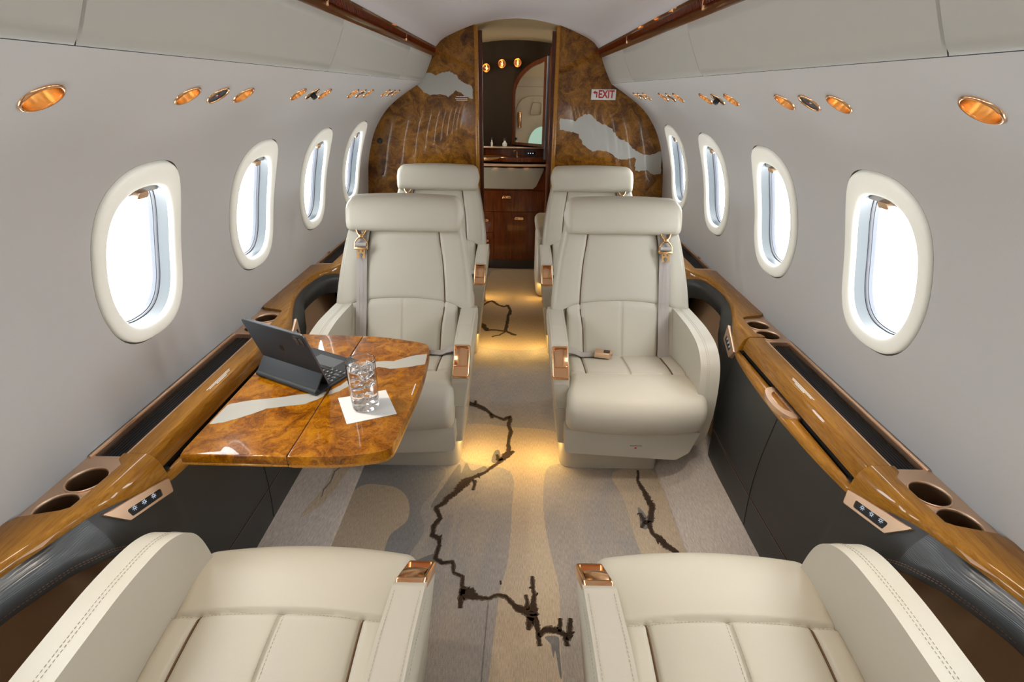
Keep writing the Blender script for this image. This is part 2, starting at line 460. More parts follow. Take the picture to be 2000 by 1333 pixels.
def make_window(n, s, yc):
    t = thing('window_%d' % n, None, None, (s*.99, yc, 1.05), kind='structure')
    per = cell_perimeter(yc)
    O = outline(WA, WB, 2.7, yc, WC, per); I = outline(.128, .190, 2.6, yc, WC - .012, per)
    def ring(tt, h, k=1.0):
        r = []
        for o, i in zip(O, I):
            y, q = lerp(o[0], i[0], tt), lerp(o[1], i[1], tt)
            y = yc + (y - yc)*k; q = WC - .012 + (q - WC + .012)*k
            r.append(W(q, y, h))
        return r
    tr = MB(); tr.grid([ring(-.02, -.008), ring(-.02, .002), ring(.0, .0065), ring(.05, .0095), ring(.15, .0120), ring(.35, .0135), ring(.6, .0125), ring(.8, .0105), ring(.92, .0075), ring(.98, .003), ring(1, -.004)], cv=True, flip=True)
    tr.build('window_trim', M['ivory'], t, sx=s, angle=80)
    rv = MB(); gp = MB(); G = outline(WA + .0045, WB + .0055, 2.7, yc, WC, per); gp.grid([ring(-.015, -.007), [W(q, y, -.009) for y, q in G], [W(q, y, .0004) for y, q in G]], cv=True, flip=True); gp.build('trim_gap', M['gap'], t, sx=s, angle=30)
    rv.grid([ring(1, -.003), ring(1, -.016, .997), ring(1, -.032, .985)], cv=True, flip=True)
    rv.build('window_reveal', M['reveal'], t, sx=s, angle=60)
    g = MB(); g.grid([ring(1, -.032, .995), ring(1, -.032, .975), ring(1, -.035, .970), ring(1, -.036, .980), ring(1, -.042, .978)], cv=True, flip=True)
    g.build('window_gasket', M['gasket'], t, sx=s, angle=30)
    g = MB(); g.grid([ring(1, -.0415, .985), ring(1, -.042, .970), ring(1, -.047, .968), ring(1, -.0475, .976), ring(1, -.054, .974), ring(1, -.0545, 1.12)], cv=True, flip=True)
    g.build('outer_frame', M['outer'], t, sx=s, angle=30)
    pn = MB(); c = [W(WC - .012, yc, -.051)]; R1 = ring(1, -.051, .976); n_ = len(R1)
    pn.add(R1 + c, [((i+1) % n_, i, n_) for i in range(n_)]); pn.build('window_pane', M['pane'], t, sx=s)
    # pulled-up shade: only its grey bottom rail and the copper grip show
    sh = MB(); top = WC - .012 + .190
    def chord(q):
        u = abs((q - WC + .012)/.190); return .128*max(0, 1 - u**2.6)**(1/2.6)
    vs = [];
    for h in (-.014, -.022):
        vs.append([W(q, yc + f*chord(q)*.97, h) for q in frange(top - .030, top - .002, 6) for f in (-1, -.5, 0, .5, 1)])
    for L, fl in ((vs[0], False), (vs[1], True)):
        sh.grid([L[i*5:(i+1)*5] for i in range(6)], flip=fl)
    b0 = [vs[0][i] for i in range(5)]; b1 = [vs[1][i] for i in range(5)]; sh.grid([b0, b1], flip=True)
    shade = sh.build('window_shade', M['shade'], t, sx=s)
    hd = MB(); q = top - .026; (x, z), (nx, nz) = wp(q); tx, tz = nz, -nx
    pl = round_poly([(-.021, -.007), (.021, -.007), (.018, .010), (-.018, .010)], .005)
    hd.prism(pl, -.006, .008, 2, r=.002, xf=lambda p: (x + nx*(-.006 + p[2]) + tx*p[1], yc + p[0], z + nz*(-.006 + p[2]) + tz*p[1]))
    hd.build('shade_grip', M['satin'], shade, sx=s)
    return t
wn = 1
for s in (-1, 1):
    first = make_window(wn, s, WIN_Y[-1]); wn += 1
    for i in range(len(WIN_Y) - 1):
        c = dup_tree(first); c.name = 'window_%d' % wn; c.location = (s*.99, WIN_Y[i], 1.05); wn += 1
# overhead panels (leather faced) between the wall and the lighting channel
BIN0, BIN1 = (.592, 1.508), (.520, 1.652)
def bin_pt(t, h=0):
    d = (BIN1[0]-BIN0[0], BIN1[1]-BIN0[1]); l = math.hypot(*d); n = (-d[1]/l, d[0]/l)
    b = .003*4*t*(1-t)
    return (lerp(BIN0[0], BIN1[0], t) + n[0]*(h+b), lerp(BIN0[1], BIN1[1], t) + n[1]*(h+b))
trim_n = 1
for s in (-1, 1):
    cuts = [-2.6, -1.3, -.25, .80, 1.83, 2.9, 3.6]
    for a, b in zip(cuts, cuts[1:]):
        m = MB(); rows = []
        for y, e in ((a + .0015, 1), (a + .0035, 0), (b - .0035, 0), (b - .0015, 1)):
            rows.append([(*bin_pt(t, -.004*e if 0 < t < 1 else -.003)[:1], y, bin_pt(t, -.004*e if 0 < t < 1 else -.003)[1]) for t in frange(0, 1, 13)])
        rows = [[(q[0], q[1], q[2]) for q in r] for r in rows]
        m.grid(rows); struct(m.build('trim_%d' % trim_n, M['bin'], sx=s, angle=60)); trim_n += 1
    m = MB(); back = [(bin_pt(t, -.006)[0], bin_pt(t, -.006)[1]) for t in (-.03, .5, 1.03)]
    m.grid([[(x, y, z) for x, z in back] for y in (Y0, Y1)]); struct(m.build('trim_%d' % trim_n, M['void'], sx=s)); trim_n += 1
    # gloss wood channel with a lit copper grille behind it
    ch = MB(); prof = [(.522, 1.650), (.514, 1.648), (.508, 1.652), (.504, 1.664), (.507, 1.670), (.516, 1.672), (.519, 1.674), (.521, 1.690), (.516, 1.695)]
    ch.grid([[(x, y, z) for x, z in prof] for y in (Y0, 3.6)], flip=False)
    prof2 = [(.500, 1.686), (.494, 1.690), (.492, 1.697), (.497, 1.700)]
    ch.grid([[(x, y, z) for x, z in prof2] for y in (Y0, 3.6)])
    chan = struct(ch.build('trim_%d' % trim_n, M['channel'], sx=s)); trim_n += 1
    gb = MB(); gb.grid([[(.5095, y, 1.672), (.5010, y, 1.688)] for y in (Y0, 3.6)]); gb.build('grille_light', M['grille'], chan, sx=s)
    gr = MB(); y = .3
    while y < 3.6:
        gr.box((.5045, y, 1.679), (.014, .0035, .019), xf=None); y += .0125
    gr.build('grille_bars', M['wooddark'], chan, sx=s)
    br = MB()
    for y in (.55, 1.62, 2.69): br.box((.505, y, 1.676), (.016, .010, .034), .003)
    br.build('channel_clip', M['copper'], chan, sx=s)
# ceiling
cp = catmull([(.505, 1.690), (.485, 1.712), (.46, 1.735), (.40, 1.766), (.26, 1.817), (.12, 1.845), (0, 1.853)], 6)
cp = cp + [(-x, z) for x, z in cp[::-1][1:]]
cm = MB(); cm.grid([[(x, y, z) for x, z in cp] for y in (Y0, 3.62)]); struct(cm.build('ceiling', M['ceil'], angle=80))
# forward closing wall behind the camera
m = MB(); out = [(x, z) for x, z in PROF] + [BIN1] + cp[1:-1]
half = [(x, z) for x, z in PROF] + [BIN1] + [p for p in cp if p[0] > -.001]
poly = half + [(-x, z) for x, z in half[::-1] if x > .001]
m.prism(poly, Y0 - .03, Y0, 1); struct(m.build('wall_front', M['wall'], smooth=False))

# ------------------------------------------------------------------ floor with its carved carpet pattern
fl = MB()
SX0, SX1, SZ1 = .627, 1.06, .218
fl.grid([[(x, y, 0) for x in frange(-SX0, SX0, 9)] for y in frange(Y0, 4.62, 12)], flip=True)
for s in (-1, 1):
    g = [[(s*(SX0 + .000), y, 0), (s*(SX0 + .004), y, .008), (s*(SX0+.012), y, .0135), (s*SX1, y, SZ1)] for y in frange(Y0, 3.6, 12)]
    fl.grid(g, mi=1, flip=s > 0)
def ribbon(pts, z, mi, wob=.25, step=.0045, xf=None):
    """a jagged band along (x, y, width) points"""
    P_ = [tuple(p) for p in pts]; L = []
    for a, b in zip(P_, P_[1:]):
        d = math.hypot(b[0]-a[0], b[1]-a[1]); k = max(1, int(d/step))
        for j in range(k): L.append([lerp(a[i], b[i], j/k) for i in range(3)])
    L.append(list(P_[-1])); lo = []; hi = []
    for i, p in enumerate(L):
        a, b = L[max(i-1, 0)], L[min(i+1, len(L)-1)]; dx, dy = b[0]-a[0], b[1]-a[1]; l = math.hypot(dx, dy) or 1
        nx, ny = -dy/l, dx/l; w1 = p[2]*.5*(1 + wob*R_.uniform(-1, 1)); w2 = p[2]*.5*(1 + wob*R_.uniform(-1, 1))
        lo.append((p[0]-nx*w1, p[1]-ny*w1, z)); hi.append((p[0]+nx*w2, p[1]+ny*w2, z))
    fl.grid([hi, lo], mi=mi, xf=xf)
def band(pts, w, z=.0016):
    q = [(p[0], p[1], (p[2] if len(p) > 2 else w)*.74) for p in pts]
    j = []
    for a, b in zip(q, q[1:]):
        d = math.hypot(b[0]-a[0], b[1]-a[1]); k = max(1, int(d/.022)); j.append(a)
        for i in range(1, k):
            t = i/k; j.append((lerp(a[0], b[0], t) + R_.uniform(-.0045, .0045), lerp(a[1], b[1], t) + R_.uniform(-.0045, .0045), lerp(a[2], b[2], t)*R_.uniform(.7, 1.35)))
    q = j + [q[-1]]
    ribbon([(a, b, c + .007) for a, b, c in q], .0008, 4, .25)
    ribbon(q, z, 3, .3)
    for a, b in zip(q, q[1:]):
        d = math.hypot(b[0]-a[0], b[1]-a[1])
        for k in range(R_.random() < .22):
            t = R_.random(); x, y, ww = (lerp(a[i], b[i], t) for i in range(3))
            if ww < .007: continue
            an = math.atan2(b[1]-a[1], b[0]-a[0]) + R_.choice((-1, 1))*R_.uniform(.7, 1.5); L = R_.uniform(.6, 1.5)*ww*.7 + .008
            ribbon([(x, y, ww*.35), (x + math.cos(an)*L*.5, y + math.sin(an)*L*.5, .008), (x + math.cos(an + .3)*L, y + math.sin(an + .3)*L, .004)], z + .0001, 3, .3)
# blotches of lighter and darker wool
def blotch(pts, mi, z):
    fl.fill([catmull(pts, 5, True)], z, mi)
blotch([(-.06, .3), (-.03, 1.05), (.0, 1.25), (.012, 1.5), (.0, 1.72), (-.2, 1.78), (-.24, 1.95), (-.2, 2.06), (.0, 2.04), (.22, 2.0), (.25, 1.8), (.16, 1.74), (.135, 1.5), (.15, 1.3), (.17, 1.15), (.16, .9), (.15, .3)], 2, .0003)
blotch([(.44, 1.72), (.63, 1.72), (.63, 1.2), (.55, 1.1), (.47, 1.3), (.46, 1.55)], 2, .0003)
blotch([(-.63, 1.58), (-.50, 1.62), (-.41, 1.56), (-.38, 1.44), (-.43, 1.36), (-.44, 1.25), (-.5, 1.15), (-.56, 1.22), (-.63, 1.2)], 2, .0004)
blotch([(-.63, 1.75), (-.3, 1.74), (-.29, 1.62), (-.34, 1.5), (-.31, 1.38), (-.35, 1.25), (-.4, 1.0), (-.63, 1.0)], 6, .0002)
blotch([(-.2, 2.9), (.2, 2.9), (.24, 3.3), (.2, 4.4), (-.2, 4.4), (-.25, 3.2)], 2, .0003)
blotch([(-.27, 1.62), (-.22, 1.76), (-.205, 1.70), (-.19, 1.77), (-.16, 1.72), (-.11, 1.75), (-.10, 1.715), (-.16, 1.66), (-.22, 1.57), (-.30, 1.5), (-.29, 1.56)], 5, .0006)
blotch([(-.08, 1.78), (-.07, 1.85), (-.05, 1.86), (-.04, 1.80), (-.05, 1.77)], 5, .0006)
blotch([(-.25, 1.28), (-.30, 1.26), (-.36, 1.22), (-.37, 1.18), (-.30, 1.19), (-.25, 1.23)], 5, .0006)
blotch([(.117, .983), (.156, .984), (.157, .942), (.158, .871), (.153, .868), (.148, .915), (.144, .942), (.138, .92), (.135, .941), (.132, .961)], 5, .0007)
blotch([(.505, 1.52), (.52, 1.50), (.53, 1.455), (.515, 1.41), (.495, 1.42), (.50, 1.47)], 5, .0006)
# the dark carved crack
band([(-.30, 3.5), (-.237, 3.572), (-.207, 3.643), (-.166, 3.690), (-.127, 3.623), (-.073, 3.570), (-.042, 3.603), (-.023, 3.491), (-.038, 3.362), (-.045, 3.242), (-.049, 3.146), (-.022, 3.111), (.024, 3.076)], .022)
band([(-.23, 3.28, .02), (-.211, 3.235, .05), (-.178, 3.142, .03), (-.148, 3.154, .02), (-.093, 3.145, .016), (-.049, 3.135, .02)], .02)
band([(-.138, 3.046), (-.09, 3.072), (-.049, 3.128)], .012)
band([(-.26, 2.28, .02), (-.22, 2.244, .03), (-.187, 2.228, .035), (-.162, 2.214, .035), (-.118, 2.173, .02), (-.087, 2.133, .018), (-.035, 2.10, .022), (-.007, 2.125, .026), (-.009, 2.047, .016), (.003, 2.001, .018), (-.007, 1.938, .013), (-.007, 1.853, .02), (-.010, 1.835, .045), (-.032, 1.800, .030), (-.056, 1.765, .014), (-.103, 1.711, .012), (-.154, 1.674, .02), (-.180, 1.650, .055), (-.200, 1.620, .045), (-.215, 1.585, .03), (-.229, 1.57, .03), (-.255, 1.525, .022), (-.283, 1.499, .018), (-.258, 1.446, .016), (-.278, 1.406, .020), (-.276, 1.362, .02), (-.250, 1.350, .02), (-.244, 1.315, .013), (-.251, 1.26, .016), (-.224, 1.241, .016), (-.188, 1.249, .009), (-.181, 1.204, .009), (-.148, 1.188, .010), (-.147, 1.150, .012)], .02)
band([(-.187, 2.228, .02), (-.185, 2.27, .008)], .01); band([(-.145, 1.66, .02), (-.147, 1.60, .01)], .02); band([(-.10, 2.15, .02), (-.095, 2.11, .008)], .01)
band([(-.058, 1.83, .012), (-.05, 1.79, .02), (-.03, 1.80, .02)], .01); band([(.003, 1.84, .02), (.018, 1.855, .012)], .01)
band([(-.147, 1.150, .012), (-.137, 1.132, .05), (-.124, 1.125, .060), (-.110, 1.118, .045), (-.093, 1.110, .016), (-.057, 1.108, .010), (-.03, 1.122, .012), (-.003, 1.116, .013), (.021, 1.089, .014), (.036, 1.077, .026), (.062, 1.066, .030), (.082, 1.046, .036), (.093, 1.028, .020), (.097, .992, .010), (.100, .955, .012)], .02)
band([(-.140, 1.14, .02), (-.146, 1.103, .02), (-.145, 1.072, .010)], .02); band([(.087, 1.050, .03), (.089, 1.124, .012), (.084, 1.195, .008)], .02)
band([(.062, 1.07, .02), (.066, 1.097, .010), (.061, 1.124, .007)], .02); band([(.075, 1.045, .03), (.068, 1.003, .010)], .02)
band([(.098, .985, .014), (.115, 1.004, .018), (.132, 1.007, .026), (.157, 1.003, .020), (.178, .990, .016), (.181, .956, .012)], .02)
band([(.160, 1.0, .012), (.166, 1.044, .008)], .02); band([(.182, .975, .02), (.198, 1.045, .010)], .02)
band([(.550, 1.739, .006), (.536, 1.675, .010), (.544, 1.632, .020), (.555, 1.562, .026), (.559, 1.514, .024), (.544, 1.468, .028), (.529, 1.432, .020), (.532, 1.389, .014), (.552, 1.365, .034), (.566, 1.333, .028), (.591, 1.310, .024), (.611, 1.27, .02)], .02)
band([(.508, 1.490, .012), (.514, 1.44, .018), (.540, 1.45, .012)], .02); band([(.512, 1.44, .016), (.496, 1.414, .010)], .02)
ribbon([(-.02, 1.16, .006), (-.022, 1.175, .006)], .0012, 3, .2); ribbon([(-.058, 1.10, .004), (-.066, .8, .004), (-.07, .5, .004)], .001, 5, .3)
# pattern on the left ramp
def ramp_xf(p): return (-(SX0 + .012 + (p[0])*.9), p[1], .0135 + p[0]*.9*(SZ1 - .0135)/(SX1 - SX0 - .012) + .0006 + p[2])
fl.fill([catmull([(.03, 1.78), (.10, 1.78), (.095, 1.62), (.10, 1.52), (.12, 1.42), (.125, 1.37), (.105, 1.40), (.075, 1.46), (.055, 1.55), (.04, 1.66)], 5, True)], 0, 2, xf=lambda p: ramp_xf((p[0], p[1], 0)))
ribbon([(.058, 1.80, .006), (.062, 1.70, .006), (.085, 1.64, .006), (.082, 1.58, .005), (.092, 1.53, .005), (.088, 1.49, .003)], .0006, 5, .3, xf=ramp_xf)
struct(fl.build('floor', [M['carpet'], M['side'], M['sand'], M['crack'], M['edge'], M['cgrey'], M['dusk']], smooth=False))
# ------------------------------------------------------------------ aft bulkhead (burl veneer) and the lavatory behind it
YB = 3.6
def half_outline(x0):
    """bulkhead half section from the floor up to the doorway edge x0"""
    o = [(x0, 0), (.95, 0)] + [(x, z) for x, z in PROF if z > .02][1:] + [BIN1, (.512, 1.668)] + [p for p in cp if p[0] > x0 + .002 and p[0] < .5]
    zt = lin(sorted(cp), x0); return o + [(x0, zt)]
DJ = .252
inl = {-1: [(-.627, 1.487), (-.605, 1.530), (-.574, 1.556), (-.530, 1.552), (-.505, 1.543), (-.488, 1.553), (-.45, 1.562), (-.420, 1.566), (-.395, 1.553), (-.376, 1.545), (-.36, 1.522), (-.344, 1.510), (-.31, 1.493), (-.278, 1.486), (-.279, 1.412), (-.31, 1.42), (-.335, 1.429), (-.35, 1.445), (-.380, 1.458), (-.41, 1.44), (-.430, 1.418), (-.445, 1.432), (-.482, 1.435), (-.551, 1.432), (-.585, 1.445)],
       1: [(.280, 1.306), (.33, 1.303), (.379, 1.289), (.41, 1.315), (.434, 1.327), (.47, 1.333), (.492, 1.326), (.515, 1.30), (.542, 1.277), (.59, 1.268), (.626, 1.246), (.655, 1.205), (.679, 1.183), (.71, 1.178), (.739, 1.165), (.77, 1.13), (.805, 1.111), (.85, 1.09), (.891, 1.086), (.93, 1.105), (.964, 1.113), (.974, 1.03), (.978, .972), (.943, .962), (.91, .975), (.878, .995), (.84, .985), (.807, .988), (.800, 1.02), (.800, 1.06), (.786, 1.075), (.740, 1.056), (.680, 1.062), (.65, 1.085), (.616, 1.103), (.56, 1.115), (.509, 1.107), (.48, 1.125), (.447, 1.145), (.425, 1.18), (.408, 1.211), (.38, 1.222), (.348, 1.226), (.31, 1.238), (.284, 1.236)]}
def jag(L, k=3, a=.0035):
    out = []
    for p, q in zip(L, L[1:] + L[:1]):
        for j in range(k): out.append((lerp(p[0], q[0], j/k) + R_.uniform(-a, a), lerp(p[1], q[1], j/k) + R_.uniform(-a, a)))
    return out
for s, nm in ((-1, 'wall_aft_left'), (1, 'wall_aft_right')):
    m = MB(); o = half_outline(DJ + .004)
    m.prism(o, YB, YB + .05, 1)
    ob = struct(m.build(nm, M['burl'], sx=s, smooth=False))
    L = [(abs(x), z) for x, z in inl[s]]
    m = MB(); m.fill([jag(L)], 0, xf=lambda p: (p[0], YB - .0006, p[1])); m.build('silver_inlay', M['inlay'], ob, sx=s, smooth=False)
    # gloss jamb
    zt = lin(sorted(cp), DJ) - .004
    m = MB(); pl = round_poly([(DJ - .012, YB - .006), (DJ + .012, YB - .006), (DJ + .012, YB + .07), (DJ - .012, YB + .07)], .008, 4)
    m.prism(pl, 0, zt, 2); m.build('door_jamb', M['wood'], ob, sx=s, angle=60)
    m = MB(); m.prism(round_poly([(DJ - .034, YB + .07), (DJ + .01, YB + .07), (DJ + .01, YB + .12), (DJ - .034, YB + .12)], .006, 4), 0, zt - .02, 2); m.build('door_stop', M['wooddark'], ob, sx=s, angle=60)
# signs on the bulkhead
t = thing('exit_sign', 'white EXIT sign with red letters and a bent arrow on the right burl wall', 'sign', (.551, YB, 1.446))
m = MB(); m.box((.551, YB - .0015, 1.446), (.155, .003, .060), .001); m.build('sign_plate', M['white'], t, smooth=False)
XFb = lambda cx, cz: (lambda p: (cx + p[0], YB - .0034 - p[2], cz + p[1]))
m = text_mb('EXIT', .062, XFb(.568, 1.446), bold=.0016, sx=.80); m.build('lettering', M['red'], t, smooth=False)
m = MB(); m.fill([[(-.045, .012), (-.028, .024), (-.028, .016), (-.014, .016), (-.014, -.018), (-.022, -.018), (-.022, .008), (-.028, .008), (-.028, 0)]], 0, xf=lambda p: (.524 + p[0]*.9, YB - .0034, 1.446 + p[1])); m.build('arrow', M['red'], t, smooth=False)
t = thing('placard', 'tiny white three-line placard under the silver inlay on the left burl wall', 'sign', (-.36, YB, 1.412))
m = MB()
for z, w in ((1.424, .058), (1.412, .074), (1.404, .060)):
    x = -.352 - w/2
    while x < -.352 + w/2:
        l = R_.uniform(.005, .011); m.box((x + l/2, YB - .001, z), (l, .0012, .0038)); x += l + .0012
m.build('print', M['white'], t, smooth=False)
m = MB(); m.lathe([(0, 0), (.016, 0), (.0165, .003), (.0165, .012), (.013, .016), (0, .017)], 24, xf=lambda p: (-.893 + p[0], YB - p[2], 1.155 + p[1]))
tag(m.build('door_stop_bumper', M['black'], loc=(-.893, YB, 1.155)), 'round black rubber bumper at the edge of the left burl wall', 'bumper')

# lavatory shell
LX, LY = .95, 4.62
m = MB(); m.grid([[(-LX, y, z) for z in (0, 1.9)] for y in (YB + .05, LY + .3)]); struct(m.build('wall_lavatory_left', M['cream'], smooth=False))
m = MB(); m.grid([[(LX, y, z) for z in (0, 1.9)] for y in (YB + .05, LY + .3)]); struct(m.build('wall_lavatory_right', M['cream'], smooth=False))
la = [(x, 1.862 - .26*x*x) for x in frange(-.96, .96, 21)]
m = MB(); m.grid([[(x, y, z - (.0 if y < 3.7 else .045)) for x, z in la] for y in (YB - .01, 3.72, LY + .05)]); struct(m.build('ceiling_lavatory', M['tan']))
m = MB(); rows = []
for i in range(90):
    x = lerp(-.96, .96, i/89); q = abs(((x + .02)/.135) % 1 - .5)*2
    rows.append((x, LY - .012*(1 - q**4)))
m.grid([[(x, y, z) for z in (0, 1.9)] for x, y in rows]); struct(m.build('wall_lavatory_back', M['fur'], angle=60))
# doorway-side side panel of the lav, right: dark gloss frame edges
def arc_y(x, r=.06): return 4.47 + r*(x/.4)**2*0 - .07*math.cos(x*2.6) + .07     # gently bowed vanity front
v = thing('vanity_cabinet', 'curved mahogany lavatory vanity with copper pulls seen through the doorway', 'cabinet', (0, 4.5, 0))
def front(z0, z1, x0, x1, dy, th=.018, gap=.002):
    mm = MB(); lo, hi = [], []
    for i in range(13):
        x = lerp(x0 + gap, x1 - gap, i/12); lo.append((x, arc_y(x) + dy)); 
    mm.prism(lo + [(x, y + th) for x, y in lo[::-1]], z0 + gap, z1 - gap, 2, r=.0015, seg=1); return mm
body = MB(); L = [(x, arc_y(x) + .012) for x in frange(-.5, .5, 21)]
body.prism(L + [(.5, LY), (-.5, LY)], .085, .90, 2); body.build('cabinet_body', M['wooddark'], v, smooth=False)
kb = MB(); kb.prism([(x, y + .01) for x, y in L] + [(.5, LY), (-.5, LY)], .002, .085, 2); kb.build('toe_kick', M['kick'], v, smooth=False)
def pull(x, z, w, par):
    mm = MB(); y = arc_y(x) - .004
    mm.prism(round_poly([(-w/2, -.012), (w/2, -.012), (w/2, .012), (-w/2, .012)], .010), 0, .012, 2, r=.004, xf=lambda p: (x + p[0], y - p[2], z + p[1]))
    mm.tube([(x - w*.32, y - .012, z - .002), (x, y - .020, z - .004), (x + w*.32, y - .012, z - .002)], .004, 8)
    mm.build('drawer_pull', M['copper'], par, angle=60)
fr = front(.70, .86, -.5, .5, -.004)
up = fr.build('waste_panel', M['wooddark'], v, smooth=False)
d = front(.52, .70, -.5, .5, -.004).build('drawer', M['wooddark'], v, smooth=False); pull(-.075, .645, .075, d)
d = front(.10, .52, -.185, .5, -.004).build('cabinet_door', M['wooddark'], v, smooth=False); pull(.035, .465, .075, d)
d = front(.335, .52, -.5, -.185, -.004).build('drawer', M['wooddark'], v, smooth=False); pull(-.26, .44, .06, d)
d = front(.10, .335, -.5, -.185, -.004).build('drawer', M['wooddark'], v, smooth=False); pull(-.26, .26, .06, d)
# cream recessed flap with four small downlights under the counter
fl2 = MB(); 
fl2.grid([[(x, arc_y(x) - .014, z) for z in frange(.715 if x < .165 else lerp(.715, .87, (x - .165)/.07), .885, 5)] for x in frange(-.5, .235, 26)]); flap = fl2.build('shaded_cream_flap', M['flap'], v, smooth=False)
ct = MB(); top = [(x, arc_y(x) - .035) for x in frange(-.5, .34, 21)]
ct.prism(top + [(.34, LY), (-.5, LY)], .935, .965, 2, r=.008); ct.build('counter_top', M['wooddark'], v, angle=50)
ct = MB(); ct.prism([(x, y - .004) for x, y in top] + [(x, y + .03) for x, y in top[::-1]], .900, .918, 2, r=.004); ct.build('edge_trim', M['satin'], v, angle=50)
bs = MB(); bs.grid([[(x, 4.565 - .0*x, z) for z in (.965, 1.03)] for x in frange(-.5, .34, 9)], flip=True); bs.build('backsplash', M['wooddark'], v)
bs = MB(); bs.box((-.08, 4.56, 1.036), (.84, .05, .012), .003); bs.build('splash_rail', M['satin'], v)
sk = MB(); sk.lathe([(.001, -.03), (.10, -.028), (.145, -.006), (.15, .002), (.158, .003), (.160, 0)], 40, xf=lambda p: (-.22 + p[0], 4.49 + p[1]*.42, .966 + p[2])); sk.build('sink_basin', M['brass'], v, angle=60)
fc = MB(); fc.tube([(.01, 4.55, .966), (.008, 4.55, 1.00), (.0, 4.545, 1.012), (-.015, 4.53, 1.012), (-.025, 4.52, 1.004)], .006, 8); fc.lathe([(.011, 0), (.011, .008), (.007, .01)], 16, xf=lambda p: (.01 + p[0], 4.55 + p[1], .965 + p[2])); fc.build('faucet', M['brass'], v)
kn = MB(); kn.lathe([(0, .014), (.012, .012), (.016, 0)], 20, xf=lambda p: (-.29 + p[0]*1.3, 4.563 - p[2], 1.0 + p[1]*.7)); kn.build('drain_knob', M['brass'], v)
# control strip
t = thing('lavatory_control', 'small black touch strip with blue lights above the lavatory counter', 'control panel', (.115, 4.56, .985))
m = MB(); m.box((.115, 4.556, .992), (.095, .012, .022), .003); m.build('strip_body', M['black'], t)
m = MB()
for x in (.103, .122, .142): m.box((x, 4.5495, .992), (.007, .001, .007))
m.build('strip_light', M['icon'], t, smooth=False)
# mirror, turned towards the left side of the lavatory
t = thing('lavatory_mirror', 'tall arched wall mirror in a gloss mahogany frame above the counter', 'mirror', (.10, 4.5, 1.05))
A = Matrix.Translation((.235, 4.42, 0)) @ Matrix.Rotation(math.radians(-38), 4, 'Z')
wdt = .33
mo = [(-wdt, 1.055), (0, 1.055), (0, 1.70)] + [(-wdt*math.sin(a)**1.2, 1.44 + .25*math.cos(a)) for a in frange(.25, PI/2, 9)]
mi_ = [(-wdt + .022, 1.075), (-.022, 1.075), (-.022, 1.665)] + [(-(wdt - .022)*math.sin(a)**1.2, 1.43 + .228*math.cos(a)) for a in frange(.28, PI/2, 9)]
fx = lambda p: tuple(A @ Vector((p[0], p[2], p[1])))
m = MB(); m.fill([mi_], 0, xf=lambda p: fx((p[0], p[1], -.012))); m.build('mirror_glass', M['mirror'], t, smooth=False)
m = MB()
for zz, fl_ in ((-.018, False), (.006, True)): m.fill([mo, mi_], 0, xf=lambda p, zz=zz: fx((p[0], p[1], zz)))
for L in (mo, mi_): m.grid([[fx((*p, -.018)) for p in L], [fx((*p, .006)) for p in L]], cv=True)
m.build('mirror_frame', M['wooddark'], t, smooth=False)
m = MB(); m.prism(round_poly([(.246, 4.36), (.30, 4.36), (.30, 4.45), (.246, 4.45)], .02), .09, 1.76, 2); struct(m.build('trim_%d' % trim_n, M['wooddark'], angle=60)); trim_n += 1
m = MB(); m.prism(round_poly([(.225, 4.40), (.25, 4.40), (.25, 4.43), (.225, 4.43)], .008), .96, 1.70, 2); struct(m.build('trim_%d' % trim_n, M['alu'], angle=60)); trim_n += 1
# what the mirror sees: the entry door on the left side of the lavatory
d = thing('door_1', None, None, (-LX, 4.2, 0), kind='structure')
m = MB(); o = round_poly([(3.70, .1), (4.365, .1), (4.365, 1.42), (3.70, 1.42)], .19, 8)
m.tube([(-LX + .004, y, z) for y, z in o], .003, 6, closed=True); m.build('door_seam', M['tan'], d)
m = MB(); m.box((-LX + .012, 4.325, 1.20), (.03, .040, .15), .012); m.build('door_handle', M['copper'], d)
m = MB(); o = round_poly([(4.10, 1.25), (4.22, 1.25), (4.19, 1.36), (4.10, 1.36)], .02, 4); m.tube([(-LX + .004, y, z) for y, z in o], .003, 6, closed=True)
for z in (1.50, 1.62): m.box((-LX + .003, 4.15, z), (.004, .95, .004))
m.build('panel_seam', M['tan'], d)
m = MB(); m.box((-LX + .012, 4.15, 1.70), (.02, .95, .016)); m.build('wash_strip', M['grille'], d)
m = MB(); m.lathe([(0, 0), (.12, 0), (.14, .006)], 32, xf=lambda p: (-LX + .006 + p[2], 4.09 + p[0], .97 + p[1]*1.2)); m.build('door_window', M['green'], d)
# three copper dome lamps
for i, (x, z, lb) in enumerate(((-.243, 1.621, 'left of three glowing copper dome lamps on the dark lavatory wall'), (-.12, 1.651, 'middle of three glowing copper dome lamps on the dark lavatory wall'), (.003, 1.659, 'right of three glowing copper dome lamps on the dark lavatory wall, next to the mirror'))):
    t = thing('wall_lamp', lb, 'lamp', (x, LY, z), group='lavatory wall lamps')
    f = lambda p: (x + p[0], 4.60 - p[2], z + p[1])
    m = MB(); m.lathe([(.036, 0), (.036, .02), (.033, .045), (.030, .05), (.027, .044), (.012, .02), (0, .018)], 28, xf=f); m.build('lamp_dome', M['copper'], t, angle=70)
    m = MB(); m.box((x + .002, 4.556, z), (.006, .004, .034), .002); m.build('lamp_filament', M['lamp'], t)
